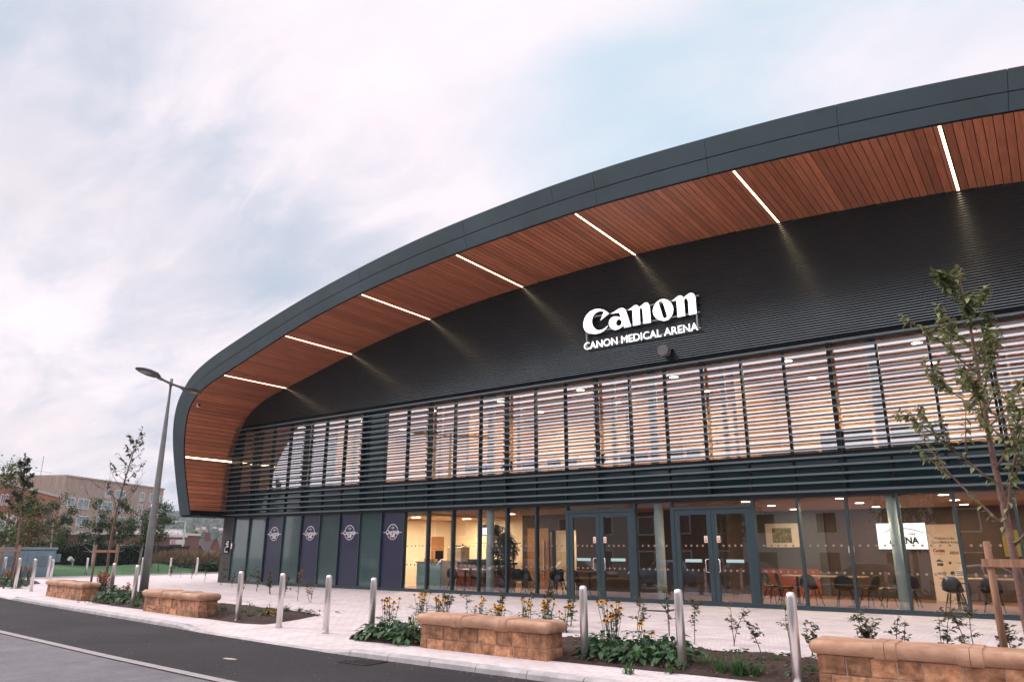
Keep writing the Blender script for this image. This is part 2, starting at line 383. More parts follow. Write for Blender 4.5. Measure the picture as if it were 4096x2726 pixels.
m_pave = brick('paving_setts', (.70, .635, .635), (.61, .555, .56), (.49, .44, .44), .26, .13, .010, .8, 'XY', .5)
mb = MB()
xs = sorted(set([-46.5]+[-46.5+.5*i for i in range(0, 140)]))
def prow(f): return [f(x) for x in xs]
rows = [prow(lambda x: (x, interp(KERB, x)+.152, kz(x))), prow(lambda x: (x, interp(KERB, x)+.5, kz(x)*.6)), prow(lambda x: (x, interp(KERB, x)+1.0, 0)), prow(lambda x: (x, 24.0, 0)), prow(lambda x: (x, 50.0, 0))]
mb.grid(rows)
xl = [-62+.5*i for i in range(32)]
mb.grid([[(x, interp(KERB, x)+.152, kz(x)) for x in xl], [(x, interp(KERB, x)+1.0, 0) for x in xl], [(x, interp(KERB, x)+3.2, 0) for x in xl]])
struct('pavement', mb, m_pave)
m_flag = mat('flag_kerb', (.62, .56, .55), .8, var=.1, scale=5, bump=.1)
mb = MB()
for i in range(24): mb.box(-46.62, -46.5, 16.5+i*.92, 16.5+i*.92+.91, -.1, .07)
struct('lawn_edging', mb, m_flag)

m_soil = mat('bare_soil', (.038, .021, .015), .95, var=.6, scale=14, bump=1.0, bscale=38, detail=9, big=.25, bigs=2.5)
def polyl(pts, n):
    L_ = [0]
    for a, b in zip(pts, pts[1:]): L_.append(L_[-1]+math.dist(a, b))
    out = []
    for i in range(n):
        t = L_[-1]*i/(n-1); j = max(k for k in range(len(pts)-1) if L_[k] <= t+1e-9)
        u = (t-L_[j])/max(1e-9, L_[j+1]-L_[j]); out.append((pts[j][0]+(pts[j+1][0]-pts[j][0])*u, pts[j][1]+(pts[j+1][1]-pts[j][1])*u))
    return out
def soil_h(x, y): return .05*noise.noise((x*1.7, y*1.7, 0))+.035*noise.noise((x*7, y*7, 2))
def bed(front, back, n=90, k=18):
    A, B = polyl(front, n), polyl(back, n); P = []
    for j in range(k):
        v = j/(k-1); row = []
        for i_, ((a, b), (c, d)) in enumerate(zip(A, B)):
            x, y = a+(c-a)*v, b+(d-b)*v; row.append((x, y, .004+(.05+.05*math.sin(PI*v)+soil_h(x, y))*min(1, 6*v*(1-v)+.03)*min(1, 14*(i_/(n-1))*(1-i_/(n-1))+.02)))
        P.append(row)
    mb = MB(); mb.grid(P); return struct('soil_bed', mb, m_soil, smooth=True)
bed([(-37.0, 13.7), (-39, 13.7), (-43, 14.2), (-46.2, 14.8)], [(-37.2, 14.1), (-39.5, 16.4), (-43, 17.6), (-46.2, 17.4)], 60)
bed([(-32.4, 14.9), (-29.4, 13.15), (-27.6, 12.5), (-24.6, 11.78), (-22.7, 11.45), (-20.85, 11.28), (-16.5, 10.72), (-15.2, 10.58), (-14.55, 10.72)],
    [(-32.6, 16.2), (-28.5, 15.4), (-25, 14.6), (-21.2, 13.9), (-18.8, 13.75), (-16.9, 13.5), (-15.5, 13.1), (-14.95, 12.0), (-14.6, 11.0)], 130)
bed([(-11.25, 10.35), (-11.0, 10.04), (-10.5, 9.98), (-9.3, 10.0), (-6.1, 9.97), (-4, 10.02), (0, 9.95), (5, 9.9)],
    [(-11.3, 10.6), (-11.0, 11.1), (-9.6, 12.0), (-8.2, 12.55), (-6.5, 12.64), (-3.3, 12.5), (0, 12.45), (5, 12.4)], 150, 24)

# lawn with its mounds, beyond the far edge of the plaza
m_lawn = mat('lawn_turf', (.030, .105, .035), .9, var=.35, scale=1.1, bump=.8, bscale=30, col2=(.05, .15, .05))
def lawn_h(x, y):
    e = sst(-46.6, -50.5, x) if x < -46.6 else 0
    return -.05+.12*min(1, max(0, (-46.6-x)*1.5))+e*(.22+.95*math.exp(-((x+59)**2/40+(y-19.0)**2/22))+.30*math.exp(-((x+53)**2/14+(y-30)**2/9))+.1*noise.noise((x*.25, y*.25, 0)))
mb = MB(); mb.grid([[(-46.63-.6*i, 16.2+.6*j, lawn_h(-46.63-.6*i, 16.2+.6*j)) for i in range(44)] for j in range(40)]); struct('lawn', mb, m_lawn, smooth=True)

# wooded hill closing the valley
m_wood = mat('wooded_hill', (.022, .050, .038), .95, var=.55, scale=.09, col2=(.055, .095, .065), detail=9)
def hill_h(d, az):
    base = interp([(235, -4.6), (300, -2), (450, 9.5), (600, 24), (720, 34), (850, 37), (1100, 30)], d)
    ridge = 1+.05*math.sin(az*40)+.06*math.sin(az*17+1)
    v = base*ridge if base > 0 else base
    if d > 270: v += 3.4*noise.noise((d*.07, az*60, 0))+2.6*noise.noise((d*.17, az*150, 3))+1.6*noise.noise((d*.4, az*330, 5))
    return v
P = []
dl = [235+5*i for i in range(40)]+[435+7*i for i in range(60)]+[880, 1000, 1100]
azs = [R(30)+R(60)*i/420 for i in range(421)]
for d in dl: P.append([(-d*math.sin(a), d*math.cos(a), hill_h(d, a)) for a in azs])
mb = MB(); mb.grid([list(reversed(r)) for r in P]); struct('hill', mb, m_wood)
# ------------------------------------------------------------------ the arena building
GY = 22.4                     # plane of the glazing
X0 = -10.2                    # centre line of the arch
OUT = [(-35.27, 3.2), (-35.28, 4.2), (-35.27, 4.95), (-35.2, 6.4), (-34.93, 7.55), (-34.42, 8.42), (-33.9, 8.92), (-33.1, 9.48), (-32.35, 9.84), (-30.95, 10.27), (-29.0, 10.70), (-26.87, 11.14), (-23.83, 11.71), (-20.96, 12.13), (-18.8, 12.40), (-16.83, 12.59), (-15.1, 12.70), (-13.05, 12.80), (-11.57, 12.85), (X0, 12.86)]
INN = [(-34.34, 3.2), (-34.36, 4.2), (-34.34, 5.44), (-34.18, 6.38), (-33.88, 7.26), (-33.45, 8.03), (-32.95, 8.47), (-32.3, 8.80), (-31.48, 9.07), (-30.3, 9.34), (-28.0, 9.85), (-25.5, 10.40), (-23.5, 10.80), (-20.7, 11.20), (-18.6, 11.43), (-16, 11.62), (-13.3, 11.75), (X0, 11.83)]
def mirror(c): return c+[(2*X0-x, z) for x, z in reversed(c[:-1])]
def smoothc(c, it=3):
    for _ in range(it):
        o = [c[0]]
        for a, b in zip(c, c[1:]): o += [(a[0]*.75+b[0]*.25, a[1]*.75+b[1]*.25), (a[0]*.25+b[0]*.75, a[1]*.25+b[1]*.75)]
        c = o+[c[-1]]
    return c
OUTC, INC = smoothc(mirror(OUT), 3), smoothc(mirror(INN), 3)
NF = 420
IC = polyl(INC, NF); _od = polyl(OUTC, 3000); OC = []; _k = 0
for i in range(NF):          # outer edge point straight across the band from each inner one
    a, b = IC[max(i-1, 0)], IC[min(i+1, NF-1)]; tx, tz = b[0]-a[0], b[1]-a[1]; l_ = math.hypot(tx, tz); tx, tz = tx/l_, tz/l_
    cand = [(abs((_od[j][0]-IC[i][0])*tx+(_od[j][1]-IC[i][1])*tz), j) for j in range(_k, min(3000, _k+160)) if math.dist(_od[j], IC[i]) < 2.2]
    _k = min(cand)[1] if cand else _k; OC.append(_od[_k])
OC[0], OC[-1] = OUTC[0], OUTC[-1]
RAKE = .265
def fy(z): return 18.2+RAKE*(11.8-z)          # the raked plane of the fascia
def in_left(z):                                # left x of the soffit curve at height z
    best = None
    for (a, b), (c, d) in zip(INC, INC[1:]):
        if a > X0: break
        if (b-z)*(d-z) <= 0 and b != d: best = a+(c-a)*(z-b)/(d-b)
    return best if best is not None else X0

m_fascia = mat('fascia_metal', (.036, .062, .073), .40, metal=.25, var=.06, scale=.7, big=.22, bigs=.45)
m_black = mat('black_trim', (.005, .009, .011), .8, var=0, spec=.15)
m_dark = mat('dark_backing', (.010, .010, .011), .9, var=0)
m_frame = mat('frame_metal', (.028, .056, .068), .42, var=.06, metal=.2)
m_fin = mat('louvre_metal', (.11, .145, .155), .4, var=.08, metal=.25)
m_post = mat('post_metal', (.010, .019, .023), .55, var=.05, spec=.3)
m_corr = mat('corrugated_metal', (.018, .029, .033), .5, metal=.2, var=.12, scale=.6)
m_corr2 = mat('corrugated_crest_glint', (.19, .225, .235), .25, metal=.92, var=.12, scale=.9)  # glint put into the material: crests paler and shinier than the dark sheet
m_roof = mat('roof_sheet', (.05, .06, .065), .5, var=.08)
arena = thing('arena_building', 'dark sports arena with a sweeping arched roof, timber soffit and louvred glass front', 'building', (X0, GY, 0))
def part(mb, name, m, parent=None, **k):
    """parts of the arena are built in world coordinates"""
    o = mb.build(name, m, **k); p = parent or arena
    o.parent = p
    if p is arena: o.matrix_parent_inverse = Matrix.Translation((-X0, -GY, 0))
    return o
def blend(i, f): return (OC[i][0]+(IC[i][0]-OC[i][0])*f, OC[i][1]+(IC[i][1]-OC[i][1])*f)
def fp(i, f, dy=0.0): x, z = blend(i, f); return (x, fy(z)+dy, z)
# fascia: two bands of metal panels with open joints, a recessed groove between them
arcs = [0]
for a, b in zip(IC, IC[1:]): arcs.append(arcs[-1]+math.dist(a, b))
def joint_idx(xs_):
    return sorted(min(range(NF), key=lambda i: abs(OC[i][0]-x)+(50 if OC[i][1] < 6 else 0)) for x in xs_)
jx = [-30.4, -25.5, -20.7, -15.2, -10.05, -6.44, -2.85, .72, 4.4, 8.2, 12.0]
for nm, f0, f1, extra, dy in (('upper_fascia', 0.0, .512, [-11.57], 0.0), ('lower_fascia', .545, .975, [], -.02)):
    J = joint_idx(jx+extra); mb = MB(); st = 0
    for e in J+[NF-1]:
        rng = list(range(st, e+1))
        if len(rng) < 2: continue
        def pt(i, f, k):
            p = Vector(fp(i, f, dy)); q = Vector(fp(min(max(i+(1 if k == 0 else -1), 0), NF-1), f, dy))
            return tuple(p+(q-p).normalized()*.005) if (i in (st, e) and 0 < i < NF-1 and ((i == st) == (k == 0))) else tuple(p)
        A = [pt(i, f0, 0 if i == st else 1) for i in rng]; B = [pt(i, f1, 0 if i == st else 1) for i in rng]
        A2 = [(x, y+.06, z) for x, y, z in A]; B2 = [(x, y+.06, z) for x, y, z in B]
        mb.grid([A2, A, B, B2])
        mb.quad(A[0], A2[0], B2[0], B[0]); mb.quad(A[-1], B[-1], B2[-1], A2[-1])
        st = e
    part(mb, nm, m_fascia)
mb = MB(); mb.grid([[fp(i, .005, .055) for i in range(NF)], [fp(i, 1.0, .055) for i in range(NF)]]); part(mb, 'fascia_backing', m_black)
mb = MB(); mb.grid([[fp(i, .97, -.005) for i in range(NF)], [fp(i, 1.0, .0) for i in range(NF)], [fp(i, 1.0, .027) for i in range(NF)]]); part(mb, 'soffit_trim', m_black)
mb = MB(); mb.grid([[fp(i, 0, .06) for i in range(NF)], [(OC[i][0], 62.0, OC[i][1]) for i in range(NF)]]); part(mb, 'roof', m_roof, smooth=True)

# timber soffit: boards running front to back, open joints
m_wood_s = mat('timber_board', (.50, .178, .092), .45, var=.22, scale=3.0, stretch=(6, .35, 6), island=.22, bump=.08, bscale=25)
mb = MB(); bk = MB(); L_ = arcs[-1]; pitch = .2; k = 0
def ipt(t):
    t = max(0, min(L_, t)); lo, hi = 0, NF-1
    while hi-lo > 1:
        m_ = (lo+hi)//2
        if arcs[m_] <= t: lo = m_
        else: hi = m_
    u = (t-arcs[lo])/max(1e-9, arcs[hi]-arcs[lo]); return (IC[lo][0]+(IC[hi][0]-IC[lo][0])*u, IC[lo][1]+(IC[hi][1]-IC[lo][1])*u)
wr = random.Random(3)
t = .22
while t < L_-.4:
    a, b = ipt(t+.009), ipt(t+pitch-.009)
    if a[1] > 3.4 or a[0] > X0-20:
        nx, nz = -(b[1]-a[1]), b[0]-a[0]; ln = math.hypot(nx, nz); nx, nz = nx/ln*.02, nz/ln*.02
        ya, yb = fy(a[1])+.03, fy(b[1])+.03
        cut = ya+wr.uniform(1.3, 3.0)
        for y0a, y0b, y1 in ((ya, yb, GY),):
            mb.quad((a[0], y0a, a[1]), (a[0], y1, a[1]), (b[0], y1, b[1]), (b[0], y0b, b[1]))
        mb.quad((a[0], ya, a[1]), (a[0]+nx, ya, a[1]+nz), (a[0]+nx, GY, a[1]+nz), (a[0], GY, a[1]))
        mb.quad((b[0], yb, b[1]), (b[0], GY, b[1]), (b[0]+nx, GY, b[1]+nz), (b[0]+nx, yb, b[1]+nz))
    t += pitch
part(mb, 'timber_soffit', m_wood_s)
mb = MB()
def off(i, d):
    a, b = IC[max(i-1, 0)], IC[min(i+1, NF-1)]; dx, dz = b[0]-a[0], b[1]-a[1]; l_ = math.hypot(dx, dz)
    return (IC[i][0]-dz/l_*d, IC[i][1]+dx/l_*d)
mb.grid([[(off(i, .03)[0], fy(IC[i][1])+.05, off(i, .03)[1]) for i in range(NF)], [(off(i, .03)[0], GY+.1, off(i, .03)[1]) for i in range(NF)]]); part(mb, 'soffit_backing', m_dark)
# closed ends of the arch: the dark box its legs stand on
for sx in (1, -1):
    mb = MB(); q = lambda x: X0+(x-X0)*sx
    x_a, x_b = sorted((q(-35.25), q(-33.6))); mb.box(x_a, x_b, fy(3.2)+.07, 60, 3.12, 3.2)
    x_a, x_b = sorted((q(-34.36), q(-34.30))); mb.box(x_a, x_b, fy(3.3)+.03, GY, 3.2, 3.42)
    part(mb, 'arch_foot', m_black)

# corrugated wall between the louvres and the soffit: horizontal ribs
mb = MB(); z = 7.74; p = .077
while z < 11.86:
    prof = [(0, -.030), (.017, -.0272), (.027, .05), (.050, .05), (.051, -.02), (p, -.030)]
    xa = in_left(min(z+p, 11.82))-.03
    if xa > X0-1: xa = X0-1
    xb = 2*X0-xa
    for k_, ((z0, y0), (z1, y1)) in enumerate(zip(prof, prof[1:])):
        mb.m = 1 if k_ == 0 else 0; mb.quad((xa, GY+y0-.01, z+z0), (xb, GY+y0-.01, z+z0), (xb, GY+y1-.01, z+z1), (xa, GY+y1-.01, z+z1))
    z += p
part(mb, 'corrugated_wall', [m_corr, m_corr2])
mb = MB(); xl_ = in_left(7.6); mb.box(xl_, 2*X0-xl_, GY-.06, GY+.1, 7.52, 7.735); part(mb, 'wall_trim', m_black)

# louvre fins and the brackets that carry them
FIN0, FINP, NFIN = 3.215, .2365, 19
for i in range(NFIN):
    zc = FIN0+FINP*i; xl_ = in_left(zc+.03)+.01; xr_ = 2*X0-xl_; mb = MB(); xx = xl_; step = [xl_]+[-8.6+3.93*k for k in range(-6, 6) if xl_+.5 < -8.6+3.93*k < xr_-.5]+[xr_]
    for a, b in zip(step, step[1:]): 
        pr = [(GY-.34, zc-.027), (GY-.34, zc+.031), (GY-.22, zc+.036), (GY-.22, zc-.012)]
        n = len(mb.v); x_a, x_b = a+.003, b-.003
        for y_, z_ in pr: mb.v += [(x_a, y_, z_), (x_b, y_, z_)]
        for q in ((0, 1, 3, 2), (2, 3, 5, 4), (4, 5, 7, 6), (6, 7, 1, 0), (0, 2, 4, 6), (1, 7, 5, 3)): mb.f.append(tuple(n+j for j in q)); mb.mi.append(0)
    part(mb, 'louvre_fin', m_fin)
for k in range(-6, 7):
    x = -8.6+3.93*k
    if not (-34 < x < 2*X0+34): continue
    mb = MB(); zt = 7.5
    mb.box(x-.035, x+.035, GY-.2, GY-.1, 3.17, zt)
    for i in range(NFIN): mb.box(x-.022, x+.022, GY-.31, GY-.2, FIN0+FINP*i-.05, FIN0+FINP*i-.02)
    mb.box(x-.03, x+.03, GY-.1, GY-.02, 3.3, 3.4); mb.box(x-.03, x+.03, GY-.1, GY-.02, 5.4, 5.5)
    part(mb, 'louvre_bracket', m_post)

# glazing grid
MP = 1.307
MX = [-9.98+MP*k for k in range(-18, 20)]
MX = [x for x in MX if -33.6 < x < 2*X0+33.7]
DOORS = {-13.901: -11.287, -9.98: -7.366}
m_glass = glass('clear_glass', (.86, .93, .91), .09, 1.35)
m_glass_up = glass('coated_glass', (.82, .85, .83), .45, .8)
m_frost = mat('frosted_film', (.048, .092, .092), .12, var=.12, scale=.8, coat=.6, spec=.55)
m_navy = mat('navy_film', (.016, .021, .055), .35, var=.08, coat=.2)
m_span = mat('spandrel_glass', (.005, .030, .037), .07, var=.1, scale=.5, coat=.0, spec=.45)
m_dot = mat('etched_dot', (.30, .24, .19), .6, var=0)
m_white = mat('white_vinyl', (.82, .79, .80), .5, var=0)
m_steel = mat('polished_steel', (.72, .70, .69), .22, metal=1.0, var=.06)
mb = MB(); mb.box(-33.5, 2*X0+33.5, GY-.05, GY+.12, 0, .12); part(mb, 'sill_rail', m_frame)
mb = MB(); mb.box(-33.5, 2*X0+33.5, GY-.06, GY+.14, 3.09, 3.3); part(mb, 'head_rail', m_post)
mb = MB(); mb.box(in_left(4.3), 2*X0-in_left(4.3), GY-.03, GY+.12, 4.24, 4.33); part(mb, 'sill_upper', m_post)
mb = MB(); mb.box(in_left(7.5), 2*X0-in_left(7.5), GY-.04, GY+.14, 7.44, 7.518); part(mb, 'head_upper', m_post)
def near(x, xs_, tol=.1): return any(abs(x-q) < tol for q in xs_)
dl_, dr_ = list(DOORS), list(DOORS.values()); dmid = [(a+b)/2 for a, b in DOORS.items()]
for x in MX:
    if not near(x, dmid):
        mb = MB(); mb.box(x-.032, x+.032, GY-.05, GY+.16, .12, 3.09); part(mb, 'mullion', m_frame)
    mb = MB(); mb.box(x-.03, x+.03, GY-.05, GY+.14, 3.3, 4.24); mb.box(x-.03, x+.03, GY-.05, GY+.14, 4.33, 7.44); part(mb, 'mullion_upper', m_post)
bays = list(zip(MX, MX[1:]))
logo_panel_x = []
def dots(x0, x1, y, parent):
    n = max(1, int((x1-x0-.08)/.205)); st = (x1-x0)/(n+1) if n else 0; mb = MB()
    for zz in (1.74, 1.02):
        for i in range(n): disc(mb, x0+st*(i+1), zz, .033, y, 10)
    part(mb, 'safety_dots', m_dot, parent)
for i, (a, b) in enumerate(bays):
    c = (a+b)/2; tilt = .037
    if c < -21.72:      # film covered bays of the cafe, navy ones with the printed badge
        idx = round((c+33.5+.65)/MP); navy = [round((q+34.15)/MP) for q in (-30.2, -27.6, -25.0, -22.38)]
        m = m_navy if idx in navy else m_frost
        mb = MB(); mb.quad((a+.03, GY+.02, .12), (b-.03, GY+.02, .12), (b-.03, GY+.04, 3.09), (a+.03, GY+.04, 3.09))
        o = part(mb, 'navy_panel' if m is m_navy else 'frosted_panel', m)
        if m is m_navy: logo_panel_x.append((c, o))
    elif not any(l_-.1 < c < r_+.1 for l_, r_ in DOORS.items()):
        mb = MB(); mb.quad((a+.03, GY+.02, .12), (b-.03, GY+.02, .12), (b-.03, GY+.02+tilt, 3.09), (a+.03, GY+.02+tilt, 3.09))
        o = part(mb, 'window_pane', m_glass); dots(a+.03, b-.03, GY+.016, o)
    mb = MB(); dark = -24.4 < c < -23.0
    mb.quad((a+.03, GY+.03, 4.33), (b-.03, GY+.03, 4.33), (b-.03, GY+.03, 7.44), (a+.03, GY+.03, 7.44)); part(mb, 'upper_pane', m_span if dark else m_glass_up)
    mb = MB(); mb.quad((a+.03, GY+.02, 3.3), (b-.03, GY+.02, 3.3), (b-.03, GY+.02, 4.24), (a+.03, GY+.02, 4.24)); part(mb, 'spandrel_panel', m_span)
# glazed ends behind the louvres and the dark brick piers below the arch legs
m_dbrick = brick('charcoal_brick', (.070, .066, .068), (.055, .052, .055), (.045, .043, .044), .225, .075, .010, .9)
for sx in (1, -1):
    q = lambda x: X0+(x-X0)*sx
    mb = MB(); x_a, x_b = sorted((q(-34.37), q(-33.5))); mb.box(x_a, x_b, GY-.03, 60, 0, 3.13); part(mb, 'brick_pier', m_dbrick)
    mb = MB(); x_a, x_b = sorted((q(-34.3), q(-33.5))); mb.box(x_a, x_b, GY-.02, GY+.2, 3.2, 7.5); part(mb, 'end_panel', m_post)
# cafe badges on the navy panels
def badge(c, parent):
    y = GY+.012; mb = MB(); zc = 2.30; r = .315
    def arc(a0, a1, r0, r1, n):
        for k in range(n):
            t0, t1 = R(a0+(a1-a0)*k/n), R(a0+(a1-a0)*(k+1)/n)
            flat(mb, [(c+r0*math.cos(t0), zc+r0*math.sin(t0)), (c+r1*math.cos(t0), zc+r1*math.sin(t0)), (c+r1*math.cos(t1), zc+r1*math.sin(t1)), (c+r0*math.cos(t1), zc+r0*math.sin(t1))], y)
    arc(22, 158, r-.028, r, 26)
    for k in range(13): 
        a = R(203+134*k/12); disc(mb, c+(r-.014)*math.cos(a), zc+(r-.014)*math.sin(a), .021, y, 8)
    disc(mb, c, zc+.165, .052, y, 14)
    for sx in (-1, 1):
        flat(mb, [(c+sx*.07-.055*(sx < 0), zc+.158), (c+sx*.07+.055*(sx > 0), zc+.158), (c+sx*.07+.055*(sx > 0), zc+.174), (c+sx*.07-.055*(sx < 0), zc+.174)], y)
        x_a, x_b = sorted((c+sx*.40, c+sx*.53)); flat(mb, [(x_a, zc-.03), (x_b, zc-.03), (x_b, zc-.008), (x_a, zc-.008)], y)
    add_text(mb, 'Courtside', .26, (c, y, zc-.01), fit=.76, shear=.32, bold=.006)
    add_text(mb, 'CAFE', .15, (c, y, zc-.165), fit=.27, bold=.008)
    part(mb, 'cafe_badge', m_white, parent)
    mb = MB(); disc(mb, c, zc+.165, .036, y-.003, 14); part(mb, 'badge_ring', m_navy, parent)
    mb = MB(); disc(mb, c, zc+.165, .022, y-.006, 3); part(mb, 'badge_mark', m_white, parent)
for c, o in logo_panel_x: badge(c, o)

# the two pairs of entrance doors
m_amber = mat('amber_vinyl', (.85, .36, .03), .5, var=0)
m_pull = mat('pale_sticker', (.45, .72, .70), .5, var=0)
def box_frame(x0, x1, z0, z1, w, y0, y1, bot=None):
    mb = MB(); mb.box(x0, x0+w, y0, y1, z0, z1); mb.box(x1-w, x1, y0, y1, z0, z1); mb.box(x0+w, x1-w, y0, y1, z1-w, z1); mb.box(x0+w, x1-w, y0, y1, z0, z0+(bot or w)); return mb
for x0, x1 in DOORS.items():
    mb = MB(); mb.box(x0+.032, x1-.032, GY-.07, GY+.14, 2.83, 2.92)
    mb.box(x0+.032, x0+.10, GY-.055, GY+.14, .0, 2.83); mb.box(x1-.10, x1-.032, GY-.055, GY+.14, .0, 2.83); part(mb, 'door_frame', m_frame)
    mb = MB(); mb.quad((x0+.03, GY+.03, 2.92), (x1-.03, GY+.03, 2.92), (x1-.03, GY+.03, 3.09), (x0+.03, GY+.03, 3.09)); part(mb, 'transom_pane', m_glass)
    mid = (x0+x1)/2
    for sx, (a, b) in ((-1, (x0+.105, mid-.004)), (1, (mid+.004, x1-.105))):
        mb = box_frame(a, b, .015, 2.82, .145, GY-.045, GY+.03, .12); leaf_ = part(mb, 'door_leaf', m_frame, bevel=.004)
        mb = MB(); mb.quad((a+.14, GY-.01, .13), (b-.14, GY-.01, .13), (b-.14, GY+.02, 2.68), (a+.14, GY+.02, 2.68)); part(mb, 'door_glass', m_glass, leaf_)
        hx = mid+sx*.10; pts = [(hx, GY-.045, 1.345), (hx, GY-.10, 1.345), (hx+sx*.0, GY-.13, 1.32), (hx, GY-.13, .99), (hx, GY-.10, .965), (hx, GY-.045, .965)]
        hx2 = mid+sx*.22; pts = [(mid+sx*.09, GY-.05, 1.34), (hx2-sx*.02, GY-.12, 1.34), (hx2, GY-.13, 1.31), (hx2, GY-.13, 1.0), (hx2-sx*.02, GY-.12, .97), (mid+sx*.09, GY-.05, .97)]
        mb = MB(); mb.tube(pts, .017, 10); part(mb, 'handle', m_steel, leaf_, smooth=True)
        sxx = mid+sx*.20; mb = MB(); flat(mb, [(sxx-.055, 1.83), (sxx+.055, 1.83), (sxx+.055, 2.03), (sxx-.055, 2.03)], GY-.05); part(mb, 'warning_sticker', m_white, leaf_)
        mb = MB(); flat(mb, [(sxx-.04, 1.85), (sxx+.04, 1.85), (sxx+.04, 1.915), (sxx-.04, 1.915)], GY-.053); flat(mb, [(sxx-.035, 1.935), (sxx+.035, 1.935), (sxx, 2.005)], GY-.053); part(mb, 'warning_print', m_amber, leaf_)
        c = (a+b)/2+sx*.05; mb = MB(); flat(mb, [(c-.27, 1.25), (c+.27, 1.25), (c+.27, 1.34), (c-.27, 1.34)], GY-.02); part(mb, 'push_sticker', m_pull, leaf_)
        dots(a+.14, b-.14, GY-.017, leaf_)

# inside: floors, ceilings, walls, columns
m_floor = mat('terracotta_floor', (.30, .135, .075), .35, var=.12, scale=3)
m_ceil = mat('ceiling_tile', (.50, .33, .25), .8, var=.05)
m_cream = mat('cream_wall', (.82, .68, .50), .8, var=.03)
m_brown = mat('brown_wall', (.080, .045, .032), .7, var=.08)
m_grey = mat('grey_wall', (.11, .105, .10), .8, var=.05)
m_oak = mat('oak_veneer', (.36, .165, .065), .45, var=.2, scale=4, stretch=(5, 5, .5))
m_amb = mat('amber_wall', (.68, .45, .27), .7, var=.08)
m_col = mat('column_paint', (.84, .94, .92), .35, var=.03)
m_redp = mat('red_panel', (.38, .09, .045), .6, var=.08)
XA, XB = -33.4, 2*X0+33.4
mb = MB(); mb.box(XA, XB, GY+.16, 40, .004, .012); part(mb, 'interior_floor', m_floor)
mb = MB(); mb.box(XA, XB, GY+.16, 40, 3.06, 3.12); part(mb, 'interior_ceiling', m_ceil)
mb = MB(); mb.box(XA, XB, GY+.2, 40, 3.75, 3.9); part(mb, 'upper_floor', m_floor)
mb = MB(); mb.box(-33.6, 2*X0+33.6, GY+.15, 34, 7.6, 7.7); part(mb, 'upper_ceiling', m_ceil)
mb = MB(); mb.box(-24.45, -24.3, GY+.2, 28.3, .012, 3.06); mb.box(-24.45, -19.2, 28.3, 28.45, .012, 3.06); part(mb, 'cafe_wall', m_cream)
mb = MB(); mb.box(-24.3, -20.95, GY+.2, 28.3, 2.96, 3.055); part(mb, 'cafe_soffit', m_cream)
mb = MB(); mb.box(-24.299, -24.27, 26.85, 27.8, .012, 2.2); part(mb, 'cafe_door', m_oak)
mb = MB(); mb.box(-24.299, -24.25, 26.75, 26.85, .012, 2.3); mb.box(-24.299, -24.25, 27.8, 27.9, .012, 2.3); mb.box(-24.299, -24.25, 26.85, 27.8, 2.2, 2.3); part(mb, 'cafe_door_frame', m_cream)
mb = MB(); mb.box(-19.2, -17.75, 27.2, 27.35, .012, 3.06); mb.box(-16.45, -10.2, 27.2, 27.35, .012, 3.06); mb.box(-17.75, -16.45, 27.2, 27.35, 2.4, 3.06); part(mb, 'lobby_wall', m_brown)
mb = MB(); mb.box(-19.0, -15.5, 29.6, 29.7, .012, 3.06); part(mb, 'corridor_wall', m_cream)
mb = MB(); mb.box(-18.9, -17.8, 27.16, 27.196, .012, 2.5); part(mb, 'lobby_door', m_oak)
mb = MB(); mb.tube([(-18.0, 27.08, .5), (-18.0, 27.08, 2.0)], .03, 8); part(mb, 'lobby_door_handle', m_steel)
mb = MB(); mb.box(-10.2, -10.05, 27.35, 29.6, .012, 3.06); mb.box(-10.2, 14, 29.6, 29.75, .012, 3.06); part(mb, 'foyer_wall', m_brown)
mb = MB(); mb.box(-10.0, -7.1, 29.5, 29.598, .012, 3.06); part(mb, 'foyer_grey_panel', m_grey)
mb = MB(); mb.box(-9.6, -7.4, 29.3, 29.45, .012, .95); part(mb, 'red_low_panel', m_redp)
# upper floor: warm timber rooms
mb = MB(); mb.box(XA, XB, 29.0, 29.2, 3.9, 7.6); part(mb, 'upper_wall', m_amb)
m_oakp = mat('upper_timber', (.52, .29, .14), .5, var=.15, scale=3, stretch=(4, 4, .4))
for x in (-28.4, -20.0, -12.4, -8.35, -.6, 4): 
    mb = MB(); mb.box(x, x+.12, 24.2, 29.0, 3.9, 7.6); part(mb, 'upper_partition', m_oakp)
for x in (-16.3, -20.3, -12.2, -8.2): 
    mb = MB(); mb.box(x, x+.14, GY+.35, GY+.5, 3.9, 7.6); part(mb, 'timber_post', m_oakp)
for x in (-25.3, -17.55, -10.6, -3.64, 3.3):
    for z0, z1 in ((.012, 3.06), (3.9, 7.6)):
        mb = MB(); mb.tube([(x, 22.76, z0), (x, 22.76, z1)], .15, 24); part(mb, 'column', m_col if z0 < 3 else m_cream, smooth=True)

